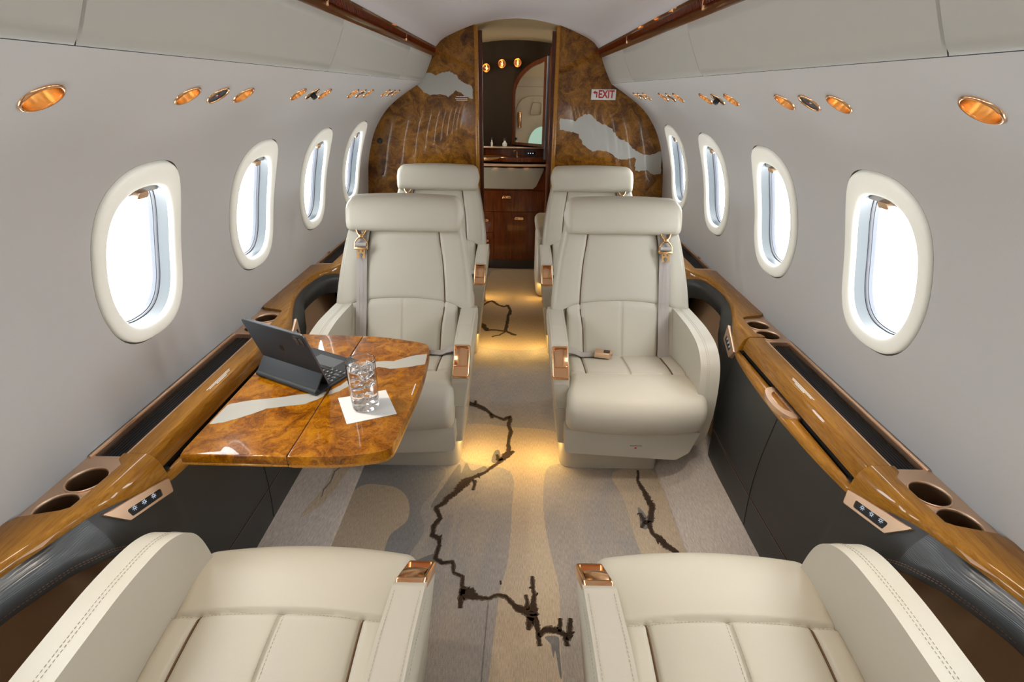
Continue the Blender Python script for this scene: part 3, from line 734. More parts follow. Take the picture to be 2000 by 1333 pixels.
# two little bottles on the splash shelf
for x, lb, r, h, c in ((-.203, 'slim clear glass bottle on the lavatory shelf', .010, .05, 'glass'), (-.095, 'round pale glass bottle on the lavatory shelf, nearer the mirror', .020, .045, 'ivory')):
    t = thing('toiletry_bottle', lb, 'bottle', (x, 4.57, 1.042), group='bottles on the lavatory shelf')
    f = lambda p: (x + p[0], 4.566 + p[1], 1.042 + p[2])
    m = MB(); m.lathe([(0, 0), (r*.9, 0), (r, .004), (r, h*.55), (r*.5, h*.75), (r*.45, h)], 20, xf=f); m.build('bottle_body', M['ivory'], t)
    m = MB(); m.lathe([(r*.55, h), (r*.6, h + .002), (r*.6, h + .016), (0, h + .017)], 16, xf=f); m.build('bottle_cap', M['alu'], t)
# cream leather bench beyond the doorway, right side
t = thing('lavatory_bench', 'cream leather bench end showing behind the far right seat in the lavatory', 'bench', (.45, 4.0, 0))
m = MB(); m.box((.45, 4.02, .235), (.56, .50, .47), .05, 4); m.build('bench_base', M['seat_dark'], t)
m = MB(); m.box((.45, 4.02, .51), (.575, .52, .11), .045, 5); m.build('bench_cushion', M['seat'], t)
# ------------------------------------------------------------------ reading lights and air outlets along the walls
def side_nm(s): return 'left' if s < 0 else 'right'
def wall_frame(s_, y):
    (x, z), (nx, nz) = wp(s_); tx, tz = nz, -nx
    return lambda p: (x + nx*p[2] + tx*p[1], y + p[0], z + nz*p[2] + tz*p[1])
def reading_light(s, y, r, lb):
    f = wall_frame(SL, y); (x, z), _ = wp(SL)
    t = thing('reading_light', lb, 'light', (s*x, y, z), group='reading lights along the cabin walls')
    m = MB(); m.lathe([(r*1.06, -.002), (r*1.05, .0018), (r*1.0, .0034), (r*.93, .0034), (r*.88, .0015), (r*.875, -.003)], 40, xf=f); m.build('light_ring', M['copper'], t, sx=s, angle=80)
    m = MB(); m.lathe([(r*.885, .0035), (r*.87, -.003), (r*.83, -.026), (r*.78, -.030), (.0001, -.031)], 40, xf=f); m.build('light_bowl', M['bowl'], t, sx=s, angle=80)
    m = MB(); m.lathe([(r*.36, -.0305), (r*.34, -.026), (.0001, -.0255)], 24, xf=f); m.build('light_lens', M['lens'], t, sx=s)
    return t
def air_outlet(s, y, r, lb, knob):
    f = wall_frame(SL, y); (x, z), _ = wp(SL)
    t = thing('air_outlet', lb, 'vent', (s*x, y, z), group='air outlets along the cabin walls')
    m = MB(); m.lathe([(r*1.06, -.002), (r*1.05, .0018), (r*1.0, .0034), (r*.93, .0034), (r*.88, .0015), (r*.875, -.003)], 40, xf=f); m.build('outlet_ring', M['copper'], t, sx=s, angle=80)
    m = MB(); m.lathe([(r*.885, .001), (r*.8, -.001), (r*.5, .0002), (.0001, .0006)], 32, xf=f); m.build('outlet_face', M['grey'], t, sx=s, angle=80)
    if knob:
        m = MB(); m.lathe([(r*.34, 0), (r*.34, .014), (r*.28, .018), (.0001, .019)], 20, xf=f); m.box((0, 0, .010), (r*1.5, r*.22, .010), .002, xf=f); m.build('outlet_knob', M['black'], t, sx=s, angle=50)
    else:
        m = MB(); m.box((-.006, 0, .0010), (.006, .004, .001), xf=f); m.build('outlet_mark', M['white'], t, sx=s, smooth=False)
        m = MB(); m.box((.005, 0, .0010), (.006, .004, .001), xf=f); m.build('outlet_mark', M['red'], t, sx=s, smooth=False)
    return t
ordn = ['nearest', 'second-nearest', 'third-nearest', 'farthest']
for s in (-1, 1):
    sd = side_nm(s)
    reading_light(s, .84, .0335, 'large single copper reading light on the %s wall nearest the camera' % sd)
    for i, c in enumerate((1.34, 1.957, 2.565, 3.17)):
        a = reading_light(s, c - .125, .031, 'near copper reading light in the %s trio along the %s wall' % (ordn[i], sd))
        b = reading_light(s, c + .125, .031, 'far copper reading light in the %s trio along the %s wall' % (ordn[i], sd))
        air_outlet(s, c, .030, 'dark round air outlet in the %s trio along the %s wall' % (ordn[i], sd), i == 1)
# ------------------------------------------------------------------ side ledges with cup holders, table lids and leather flanks
EC = 1.36
_far = [(EC, .826), (1.55, .832), (1.72, .848), (1.84, .871), (1.96, .909), (2.10, .950), (2.23, .964), (2.37, .950), (2.47, .900), (2.56, .868), (2.70, .845), (3.0, .832), (3.6, .83)]
EP = [(2*EC - y, x) for y, x in _far[:0:-1]] + _far
def E_(y): return interp(EP, y)
def zE(y):
    d = abs(y - EC)
    return .577 + .058*sstep(.34, .56, d) if d < 1.0 else .60 + .035*(1 - sstep(1.05, 1.2, d))
def kw(y):
    d = abs(y - EC); return lerp(.034, .010, sstep(.36, .56, d))
def I_(y):
    """inner limit of the raised wood (outboard side)"""
    d = abs(y - EC)
    return lin([(.0, .943), (.378, .943), (.384, .940), (.402, .921), (.50, .927), (.55, .932), (.575, 1.02), (.6, 1.034), (1.145, 1.034), (1.17, .937), (3, .937)], d)
_rim = [(.955, .49, .548), (.945, .594, .552), (.92, .647, .561), (.89, .712, .5615), (.865, .77, .5475), (.85, .857, .486), (.845, .886, .461), (.836, .93, .36), (.829, .985, .2), (.826, 1.0, .105), (.822, 1.1, .105)]
RZ = [(.0, .105), (.10, .105), (.13, .3), (.19, .45), (.26, .53), (.36, .55)] + [(p[1], p[2]) for p in _rim]
RX = [(.0, .83), (.15, .845), (.26, .89), (.36, .94)] + [(p[1], p[0]) for p in _rim]
def rim(y):
    yy = y if y <= EC else 2*EC - y
    return interp(RX, yy), interp(RZ, yy)

def side_ledge(s):
    sd = side_nm(s)
    t = thing('side_ledge', '%s gloss wood ledge under the windows, its table %s' % (sd, 'pulled out' if s < 0 else 'folded away'), 'ledge', (s*.95, EC, 0), group='side ledges')
    B = lambda m, n, mat, par=t, **k: m.build(n, mat, par, sx=s, **k)
    # wood top, near and far end
    ysN = frange(-.9, .996, 190); ysF = frange(1.724, 3.58, 186)
    for k, ys in enumerate((ysN, ysF)):
        m = MB(); rows = []
        for y in ys:
            e, z, w, i = E_(y), zE(y), kw(y), I_(y); i = max(i, e + w + .012)
            r = [(e + .006, y, z - .035), (e + .001, y, z - .008), (e, y, z - .003), (e + .001, y, z)]
            for q in (.25, .5, .75): r.append((e + w*(q - .10*math.sin(PI*q)), y, lerp(z, .648, q + .22*math.sin(PI*q)*(1 if z < .62 else .3))))
            r += [(e + w, y, .649), (e + w + .004, y, .6505), (lerp(e + w, i, .5), y, .651), (i - .004, y, .651), (i - .001, y, .650), (i, y, .647), (i, y, .62)]
            rows.append(r)
        m.grid(rows); n = len(rows[0])
        m.add(rows[0], [list(range(n))]); m.add(rows[-1], [list(range(n))])
        B(m, 'wood_rail', M['wood'], angle=30)
    # thin bright scribe line where the rail breaks into the top
    # lid over the table pocket
    sec = [(.934, .628), (.934, .6465), (.932, .6485), (.907, .649), (.8850, .6490), (.8825, .6480), (.8810, .6462), (.8750, .634), (.8705, .620), (.8680, .607), (.8675, .600), (.871, .597), (.880, .597)]
    m = MB(); rows = [[(x, y, z) for x, z in sec] for y in (.9985, 1.0005, 1.7195, 1.7215)]
    for r, q in ((0, .0012), (3, .0012)): rows[r] = [(x + (q if x < .9 else -q), y, z - q*(z > .62)) for x, y, z in rows[r]]
    m.grid(rows); n = len(sec)
    m.add(rows[0], [list(range(n))]); m.add(rows[-1], [list(range(n))[::-1]])
    lid = B(m, 'table_lid', M['wood'], angle=16)
    m = MB(); y0 = 1.293
    for k, (x, a, b) in enumerate(((.9005, 1.293, 1.420), (.8955, 1.300, 1.412), (.8905, 1.333, 1.386))):
        y = a
        while y < b:
            l = R_.uniform(.006, .013); m.box((x, min(y + l/2, b), .6493), (.0028, l, .0006)); y += l + .0012
    B(m, 'print', M['white'], lid, smooth=False)
    # lower rail under the lid
    m = MB(); rows = []
    for y in frange(.984, 1.736, 78):
        e, z = E_(y), zE(y)
        rows.append([(.8655, y, .555), (.8655, y, .5835), (.8635, y, .5855), (lerp(e, .8635, .5), y, .5845), (e + .003, y, .5795), (e, y, .574), (e + .001, y, .560), (e + .006, y, .54)])
    m.grid(rows, flip=True); rail = B(m, 'lower_rail', M['wood'], angle=50)
    m = MB(); m.grid([[(.8725, y, z) for z in (.54, .61)] for y in (.985, 1.735)]); B(m, 'slot_shade', M['void'])  # black sheet stands in for the shade inside the slot
    if s > 0:      # half-moon finger pull of the stowed table
        m = MB(); o = [(.8775, 1.283), (.862, 1.280)] + [(.853 - .034*math.sin(a), 1.371 - .087*math.cos(a)) for a in frange(.12, PI - .12, 15)] + [(.862, 1.462), (.8775, 1.459)]
        i = [(.860, 1.315)] + [(.860 - .024*math.sin(a), 1.375 - .058*math.cos(a)) for a in frange(.15, PI - .15, 13)] + [(.860, 1.436)]
        for z, f in ((.5915, 0),): m.fill([o, i], z)
        m.grid([[(x, y, z) for x, y in o] for z in (.575, .5915)], cv=True); m.grid([[(x, y, z) for x, y in i] for z in (.572, .5915)], cv=True)
        h = B(m, 'table_pull', M['satin'], rail, smooth=False)
        m = MB(); m.fill([i], .575); B(m, 'pull_recess', M['wood'], h, smooth=False)
    # copper tray
    def rrect(x0, x1, y0, y1, r): return round_poly([(x0, y0), (x1, y0), (x1, y1), (x0, y1)], r, 5)
    cups = [(.9685, .822), (.9685, .9105), (.9685, 1.756), (.9685, 1.8465)]
    def circ(c, r, n=40): return [(c[0] + r*math.cos(2*PI*k/n), c[1] + r*math.sin(2*PI*k/n)) for k in range(n)]
    matr = rrect(.9465, 1.0175, .996, 1.699, .007)
    outer = [(1.034, .60), (1.034, 1.96), (.912, 1.96), (.912, .72), (.985, .60)]
    m = MB(); m.fill([outer, matr] + [circ(c, .0405) for c in cups], .6405)
    m.grid([[(x, y, z) for x, y in matr] for z in (.6405, .618)], cv=True)
    tray = B(m, 'copper_tray', M['satin'], smooth=False)
    m = MB(); m.tube([(1.0235, .99, .6425), (1.0235, 1.70, .6425)], .0035, 8); B(m, 'tray_lip', M['satin'], tray)
    m = MB(); rows = []
    n = 8
    for i in range(n*6 + 1):
        x = lerp(.9475, 1.0165, i/(n*6)); ph = (i/6) % 1
        rows.append([(x, y, .6215 + .0042*min(1, 3.2*min(ph, 1-ph))) for y in (.997, 1.698)])
    m.grid(rows, flip=True); B(m, 'ribbed_mat', M['rubber'], angle=25)
    for c in cups:
        m = MB(); f = lambda p: (c[0] + p[0], c[1] + p[1], .6405 + p[2])
        m.lathe([(.0402, 0), (.0402, -.02), (.0402, -.085)], 48, xf=f); cu = B(m, 'cup_holder', M['cupbrush'], angle=60)
        m = MB(); m.lathe([(.0445, -.001), (.0445, .0025), (.0432, .0042), (.0415, .0042), (.0400, .0022), (.0400, -.003)], 48, xf=f); B(m, 'cup_rim', M['satin'], cu, angle=80)
        m = MB(); m.lathe([(.0402, -.084), (.012, -.0845), (.0001, -.084)], 32, xf=f); B(m, 'cup_floor', M['black'], cu)
    # far tray behind the next seat
    m = MB(); matf = rrect(.9465, 1.0175, 2.57, 3.40, .007); m.fill([[(1.034, 2.5), (1.034, 3.59), (.912, 3.59), (.912, 2.5)], matf], .6405); m.grid([[(x, y, z) for x, y in matf] for z in (.6405, .618)], cv=True)
    B(m, 'copper_tray', M['satin'], smooth=False)
    m = MB(); rows = []
    for i in range(n*6 + 1):
        x = lerp(.9475, 1.0165, i/(n*6)); ph = (i/6) % 1
        rows.append([(x, y, .6215 + .0042*min(1, 3.2*min(ph, 1-ph))) for y in (2.571, 3.399)])
    m.grid(rows, flip=True); B(m, 'ribbed_mat', M['rubber'], angle=25)
    m = MB(); m.box((1.024, 2.75, .645), (.010, .03, .008), .003); B(m, 'tray_catch', M['copper'])
    # charcoal leather flank with the scooped elbow bays
    ys = []
    y = -.6
    while y < 3.58:
        ys.append(y); y += .006 if (.80 < y < 1.06 or 1.66 < y < 1.95 or y < .3) else .014
    ys.append(3.58); m = MB(); rows = []
    for y in ys:
        tx, tz = E_(y) + .0015, zE(y) - .006; bx, bz = rim(y)
        if y < .1: bx, bz = .845, .105
        if y > 2.62: bx, bz = .835, .105
        r = []
        for k in range(11):
            q = k/10; r.append((lerp(tx, bx, q) - lerp(.010*math.sin(PI*q), .024*math.sin(PI*q**.62), sstep(.57, .66, abs(y - EC))), y, lerp(tz, bz, q)))
        r += [(bx + .002, y, bz - .006), (bx + .009, y, bz - .011), (bx + .022, y, bz - .011), (bx + .034, y, bz - .004)]
        rows.append(r)
    m.grid(rows, flip=True, mfun=lambda c: 1 if (c.y < .80 and c.z > .40) else 0)
    fk = B(m, 'leather_flank', [M['darkleather'], M['ribbed']], angle=60)
    st = MB()
    for up in (.010, .016):
        pth = [(rim(y)[0] - .004, y, rim(y)[1] + up) for y in frange(.40, .90, 120)]; st.dashes(pth, (-1, 0, .3), w=.0012, L=.004, gap=.003)
        pth = [(rim(y)[0] - .004, y, rim(y)[1] + up) for y in frange(1.82, 2.30, 110)]; st.dashes(pth, (-1, 0, .3), w=.0012, L=.004, gap=.003)
    B(st, 'stitching', M['thread'], fk, smooth=False)
    # vertical seams and the horizontal twin-stitched line of the flank
    def fp(y, z):
        tx, tz = E_(y) + .0015, zE(y) - .006; bx, bz = rim(y); q = (tz - z)/(tz - bz); return (lerp(tx, bx, q) - .010*math.sin(PI*q) - .0006, y, z)
    sm = MB()
    for dz in (.232, .240): sm.dashes([fp(y, dz) for y in frange(1.0, 1.72, 80)], (-1, 0, 0), w=.0012, L=.004, gap=.003)
    B(sm, 'stitching', M['thread'], fk, smooth=False)
    sm = MB(); sm.tube([fp(y, .236) for y in frange(1.0, 1.72, 60)], .0011, 5); sm.tube([fp(1.325 + .012*math.sin(z*6), z) for z in frange(.11, .56, 40)], .0011, 5); B(sm, 'seam_line', M['void'], fk)
    # brown lining of the bays
    m = MB()
    for a, b in ((-.6, 1.02), (1.70, 2.72)):
        ys = frange(a, b, 40); m.grid([[(1.012, y, .60), (1.012, y, .40), (.985, y, .22), (.94, y, .152), (.86, y, .132)] for y in ys])
    B(m, 'bay_lining', M['pocket'])
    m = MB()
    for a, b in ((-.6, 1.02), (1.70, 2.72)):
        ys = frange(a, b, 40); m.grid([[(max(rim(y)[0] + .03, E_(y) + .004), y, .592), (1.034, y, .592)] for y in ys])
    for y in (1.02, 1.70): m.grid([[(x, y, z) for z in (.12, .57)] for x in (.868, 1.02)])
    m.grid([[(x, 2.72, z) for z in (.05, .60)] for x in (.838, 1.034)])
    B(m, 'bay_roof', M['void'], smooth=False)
    # switch plates
    NP = Vector((-.939, -.106, .328)).normalized()
    PLT = [(.8521, .9882, .5798), (.8421, .9766, .5476), (.8430, .9684, .5475), (.8631, .8567, .5688), (.8652, .8511, .5732), (.8825, .8238, .6137), (.8849, .8212, .6197), (.8800, .8400, .6150), (.8700, .8900, .6050), (.8600, .9450, .5920)]
    SCR = [(.8548, .9544, .5768), (.8495, .9487, .5597), (.8499, .9424, .5589), (.8633, .8665, .5726), (.8647, .8628, .5756), (.8704, .8643, .5923), (.8700, .8690, .5955), (.8558, .9507, .5786)]
    ICO = [(.8562, .9321, .5737), (.8607, .9070, .5784), (.8653, .8823, .5835)]
    for near in (True, False):
        R = (lambda p: tuple(p)) if near else (lambda p: (p[0], 2*EC - p[1], p[2]))
        cen = sum((Vector(p) for p in PLT), Vector())/len(PLT) + NP*.006
        E1 = Vector(SCR[3]) - Vector(SCR[0]); E1 = (E1 - NP*E1.dot(NP)).normalized(); E2 = NP.cross(E1)
        def flat(L): return [((Vector(p) - cen).dot(E1), (Vector(p) - cen).dot(E2)) for p in L]
        def lift(L, h): return [R(cen + E1*p[0] + E2*p[1] + NP*h) for p in L]
        corner = flat([PLT[0], PLT[1], PLT[3], PLT[6], PLT[7], PLT[8], PLT[9]]); o_ = round_poly(corner, [.004, .006, .006, .004, .01, .01, .01], 5); c0 = flat([cen])[0]
        oi = [(lerp(p[0], c0[0], .03), lerp(p[1], c0[1], .06)) for p in o_]
        s_ = round_poly(flat([SCR[0], SCR[1], SCR[3], SCR[5]]), [.005, .005, .005, .005], 5)
        n2 = len(s_); hole = lift(s_, .0055)
        m = MB(); m.grid([lift(o_, -.012), lift(o_, .003), lift(oi, .0055)], cv=True, flip=near)
        m.fill([oi, s_], 0, xf=lambda p: R(cen + E1*p[0] + E2*p[1] + NP*.0055))
        m.grid([hole, lift(s_, .0015)], cv=True)
        sw = B(m, 'switch_plate', M['satin'], angle=30)
        m = MB(); m.add(lift(s_, .0025), [list(range(n2))]); scr = B(m, 'switch_face', M['black'], sw, smooth=False)
        for q in ICO:
            m = MB(); q = Vector(q); q = q - NP*(q - cen).dot(NP) + NP*.0030
            f = lambda p: R(q + E1*p[0] + E2*p[1])
            o = [(.0032*math.cos(a), .0032*math.sin(a)) for a in frange(0, 2*PI, 17)[:-1]]; i = [(.0021*math.cos(a), .0021*math.sin(a)) for a in frange(0, 2*PI, 17)[:-1]]
            m.fill([o, i], 0, xf=f)
            for a in range(8):
                c_, s_ = math.cos(a*PI/4), math.sin(a*PI/4); w = .0005
                m.fill([[(.0040*c_ - w*s_, .0040*s_ + w*c_), (.0040*c_ + w*s_, .0040*s_ - w*c_), (.0062*c_ + w*s_, .0062*s_ - w*c_), (.0062*c_ - w*s_, .0062*s_ + w*c_)]], 0, xf=f)
            B(m, 'sun_icon', M['icon'], scr, smooth=False)
    return t
for s in (-1, 1): side_ledge(s)
# ------------------------------------------------------------------ folding table and what stands on it
TZ = .655
t = thing('folding_table', 'glossy burl folding table with silver inlay pulled out from the left ledge', 'table', (-.54, 1.33, TZ - .03))
edge = catmull([(-.537, .988), (-.437, .990), (-.365, .999), (-.318, 1.012), (-.298, 1.025), (-.289, 1.050), (-.279, 1.20), (-.272, 1.372), (-.278, 1.53), (-.286, 1.590), (-.300, 1.610), (-.333, 1.627), (-.44, 1.657), (-.537, 1.671)], 6)
def leaf(poly, name, inlay):
    m = MB(); m.prism(poly, TZ - .026, TZ, 2, r=.004, seg=3); o = m.build(name, M['tableburl'], t, angle=50)
    m = MB(); m.prism([(x*1.0, y) for x, y in poly], TZ - .034, TZ - .0262, 2, r=.002, seg=1); m.build('leaf_edge', M['wood'], o, angle=50)
    m = MB(); m.fill([jag(inlay, 3, .0015)], TZ + .0003); m.build('silver_inlay', M['inlay'], o, smooth=False)
    return o
l1 = leaf([(-.5385, .988), (-.5385, 1.671), (-.75, 1.680), (-.775, 1.676), (-.792, 1.655), (-.800, 1.60), (-.802, 1.01), (-.798, .990)][::-1], 'inner_leaf',
          [(-.795, 1.115), (-.793, 1.209), (-.765, 1.225), (-.715, 1.240), (-.662, 1.253), (-.618, 1.268), (-.589, 1.273), (-.541, 1.286), (-.541, 1.262), (-.551, 1.245), (-.580, 1.220), (-.635, 1.205), (-.675, 1.194), (-.711, 1.160), (-.738, 1.140), (-.762, 1.124)])
l2 = leaf(edge, 'outer_leaf', [(-.533, 1.290), (-.510, 1.325), (-.495, 1.36), (-.477, 1.420), (-.454, 1.460), (-.436, 1.479), (-.384, 1.483), (-.335, 1.520), (-.283, 1.537), (-.278, 1.466), (-.333, 1.442), (-.386, 1.431), (-.425, 1.443), (-.454, 1.412), (-.461, 1.362), (-.482, 1.321), (-.504, 1.290), (-.531, 1.268)])
m = MB(); y = 1.276
while y < 1.336:
    l = R_.uniform(.005, .010); m.box((-.2865, y + l/2, TZ + .0004), (.0032, l, .0006)); y += l + .0012
m.build('print', M['white'], l2, smooth=False)
m = MB(); m.box((-.77, 1.335, TZ - .055), (.12, .28, .03), .006); m.build('table_arm', M['black'], t)
m = MB(); m.box((-.53775, 1.33, TZ - .016), (.0014, .684, .026)); m.build('leaf_gap_shade', M['void'], t, smooth=False)  # black strip put in for the shade between the leaves

# napkin
nap = [(-.431, 1.124), (-.309, 1.177), (-.368, 1.300), (-.494, 1.249)]
m = MB(); g = []
for i in range(9):
    r = []
    for j in range(9):
        u, v = i/8, j/8; x = (1-u)*(1-v)*nap[0][0] + u*(1-v)*nap[1][0] + u*v*nap[2][0] + (1-u)*v*nap[3][0]
        yy = (1-u)*(1-v)*nap[0][1] + u*(1-v)*nap[1][1] + u*v*nap[2][1] + (1-u)*v*nap[3][1]
        r.append((x, yy, TZ + .0016 + .004*max(0, (1-u) + v - 1.72)**1.3*2.0))
    g.append(r)
m.grid(g); m.grid([[(p[0], p[1], p[2] - .0011) for p in r] for r in g], flip=True)
for L in (g[0], g[-1], [r[0] for r in g], [r[-1] for r in g]): m.grid([L, [(p[0], p[1], p[2] - .0011) for p in L]])
tag(m.build('paper_napkin', M['paper'], loc=(-.40, 1.21, TZ)), 'square white paper napkin on the burl table under the glass', 'napkin')

# glass of iced water
gx, gy, gz = -.403, 1.211, TZ + .0018
f = lambda p: (gx + p[0], gy + p[1], gz + p[2])
GH = .147
m = MB(); m.lathe([(.0001, 0), (.030, 0), (.033, .0008), (.0345, .002), (.0358, .004), (.0362, .006), (.0363, .008), (.0382, .05), (.0392, .09), (.04035, GH - .004), (.0404, GH - .002), (.0403, GH - .0008), (.0398, GH), (.0393, GH - .0008), (.0391, GH - .002), (.03895, GH - .004), (.0378, .09), (.0368, .05), (.0354, .030), (.0352, .027), (.0345, .0235), (.033, .0212), (.030, .0202), (.0001, .0195)], 56, xf=f)
tag(m.build('drinking_glass', M['glass'], loc=(gx, gy, gz), angle=60, weld=.0002, recalc=True), 'clear straight drinking glass of iced water on the white napkin', 'glass')
m = MB(); m.lathe([(.0001, .0198), (.0298, .0205), (.0328, .0215), (.0343, .0238), (.0350, .0272), (.0352, .0302), (.0366, .05), (.0376, .09), (.0385, .123), (.03858, .1262), (.0384, .1262), (.037, .1256), (.0001, .1255)], 56, xf=f)
tag(m.build('water', M['water'], loc=(gx, gy, gz + .02), angle=60, weld=.0002, recalc=True), 'still water filling the straight glass', 'water', kind='stuff')
ice = [(.010, -.008, .045, 0), (-.013, .006, .052, 1), (.004, .014, .072, 0), (.012, -.010, .083, 1), (-.012, -.008, .088, 0), (.004, .010, .104, 1), (-.012, .010, .116, 0), (.012, -.006, .1175, 1)]
for i, (x, y, z, k) in enumerate(ice):
    A = Matrix.Translation((gx + x, gy + y, gz + z)) @ Matrix.Rotation(R_.uniform(0, 3), 4, 'Z') @ Matrix.Rotation(R_.uniform(-.6, .6), 4, 'X') @ Matrix.Rotation(R_.uniform(-.6, .6), 4, 'Y')
    m = MB(); d = .0215 if k else .0195; m.box((0, 0, 0), (d, d*.9, d), .0028, 2, xf=A)
    tag(m.build('ice_cube', M['ice'], loc=(gx + x, gy + y, gz + z)), 'clear ice cube floating among others in the water glass', 'ice cube', 'ice cubes in the water glass')

# tablet in its keyboard case
HX = Vector((-.784, 1.372, 0)); U = Vector((.893, -.449, 0)); V = Vector((.449, .893, 0)); CW = .2495
def tf(p): q = HX + U*p[0] + V*p[1]; return (q.x, q.y, TZ + p[2])
t = thing('tablet', 'dark grey tablet standing in its keyboard case on the burl table, back to the camera', 'tablet', tf((CW/2, .05, 0)))
def slab(poly, th0, th1, r, org, dirv, nrm):
    """plate whose polygon (u, w) rises along dirv from org, thickness along nrm (both in the v-z plane)"""
    mm = MB(); mm.prism(poly, th0, th1, 2, r=r, seg=2, xf=lambda p: tf((p[0], org[0] + dirv[0]*p[1] + nrm[0]*p[2], org[1] + dirv[1]*p[1] + nrm[1]*p[2]))); return mm
m = MB(); m.prism(round_poly([(0, .004), (CW, .004), (CW, .214), (0, .214)], [.002, .002, .012, .012], 5), .0006, .0072, 2, r=.0015, seg=2, xf=tf); base = m.build('keyboard_base', M['folio'], t, angle=50)
m = MB(); m.box((CW*.5, .165, .0074), (.105, .052, .0006), .0002, 1, xf=tf); m.build('trackpad', M['grey'], base, smooth=False)
m = MB(); m2 = MB()
for r in range(5):
    y = .062 + r*.0172; cols = 14 if r else 14; x = .006
    widths = {0: [1]*13 + [1.4], 1: [1.4] + [1]*12 + [1], 2: [1.7] + [1]*11 + [1.7], 3: [2.2] + [1]*10 + [2.2], 4: [1]*3 + [1.2, 6.4, 1.2] + [1]*3}[r]
    tot = sum(widths); un = (CW - .012)/tot
    for w in widths:
        cx = x + w*un/2; m.box((cx, y, .0084), (w*un - .0022, .0148, .0018), .0006, 1, xf=tf)
        m2.box((cx - .001, y, .00945), (.0024, .0032, .0002), xf=tf); x += w*un
kk = m.build('keys', M['key'], base, angle=50); m2.build('key_legends', M['keymark'], kk, smooth=False)
m = MB(); m.tube([tf((0, .006, .0098)), tf((CW, .006, .0098))], .0092, 20); hb = m.build('hinge', M['folio'], t, angle=50)
m = MB(); m.box((CW + .0002, .006, .0098), (.0008, .007, .003), .0002, 1, xf=tf); m.build('port', M['void'], hb, smooth=False)
fold = (.037, .060); a = Vector((fold[0] - .002, fold[1] - .014)); a.normalize()
m = slab(round_poly([(0, 0), (CW, 0), (CW, .060), (0, .060)], [.001, .001, .004, .004], 3), -.0022, .0022, .001, (.002, .012), a, (a.y, -a.x)); m.build('lower_cover', M['folio'], t, angle=50)
b0 = Vector((.052, .0105)); top = Vector((-.008, .199)); d = (top - b0); Lt = d.length; d.normalize(); n = Vector((-d.y, d.x)) if d.x < 0 else Vector((d.y, -d.x))
n = Vector((-d.y, d.x)); n = n if n.x < 0 else -n        # towards the camera (back of the tablet)
m = slab(round_poly([(.001, 0), (CW - .001, 0), (CW - .001, Lt), (.001, Lt)], .012, 6), -.0055, 0, .0014, b0, d, n); tb = m.build('tablet_body', M['alu'], t, angle=50)
m = slab(round_poly([(.004, .004), (CW - .004, .004), (CW - .004, Lt - .004), (.004, Lt - .004)], .010, 6), -.0058, -.0054, 0, b0, d, n); m.build('screen', M['black'], tb, smooth=False)
lo = .052
m = slab(round_poly([(0, lo), (CW, lo), (CW, Lt + .0008), (0, Lt + .0008)], [.001, .001, .0125, .0125], 6), .0002, .0030, .0009, b0, d, n); uc = m.build('upper_cover', M['folio'], t, angle=50)
m = slab(round_poly([(CW - .044, Lt - .043), (CW - .007, Lt - .043), (CW - .007, Lt - .007), (CW - .044, Lt - .007)], .009, 6), .003, .0042, .0006, b0, d, n); cam_ = m.build('camera_module', M['black'], uc, angle=50)
m = MB()
for cx, cy, r in ((-.034, -.016, .006), (-.034, -.033, .006), (-.017, -.016, .0035), (-.016, -.034, .0035)):
    m.lathe([(r, .0042), (r, .0052), (r*.8, .0056), (.0001, .0054)], 16, xf=lambda p: tf((CW + cx + p[0], b0.x + d.x*(Lt + cy + p[1]) + n.x*p[2], b0.y + d.y*(Lt + cy + p[1]) + n.y*p[2])))
m.build('lens', M['alu'], cam_)
# embossed emblem: bitten apple with a leaf, lying on its side as the tablet stands
ap = [(0, .0095), (.0045, .0125), (.0095, .012), (.013, .0085), (.0105, .0045), (.0100, .0005), (.0115, -.0035), (.0140, -.0055), (.0115, -.0105), (.0075, -.0145), (.0040, -.0145), (.0005, -.0132), (-.0035, -.0145), (-.0075, -.0143), (-.0120, -.0085), (-.0140, -.0010), (-.0130, .0065), (-.0095, .0112), (-.0045, .0122)]
lf = [(0, .0135), (.001, .0175), (.0045, .0205), (.0048, .0170), (.0030, .0145)]
em = MB()
for L in (ap, lf):
    em.fill([catmull(L, 3, True)], 0, xf=lambda p: tf((CW*.5 + p[0]*.8, b0.x + d.x*(Lt*.60 + p[1]*.8) + n.x*.0032, b0.y + d.y*(Lt*.60 + p[1]*.8) + n.y*.0032)))
em.build('emblem', M['black'], uc, smooth=False)
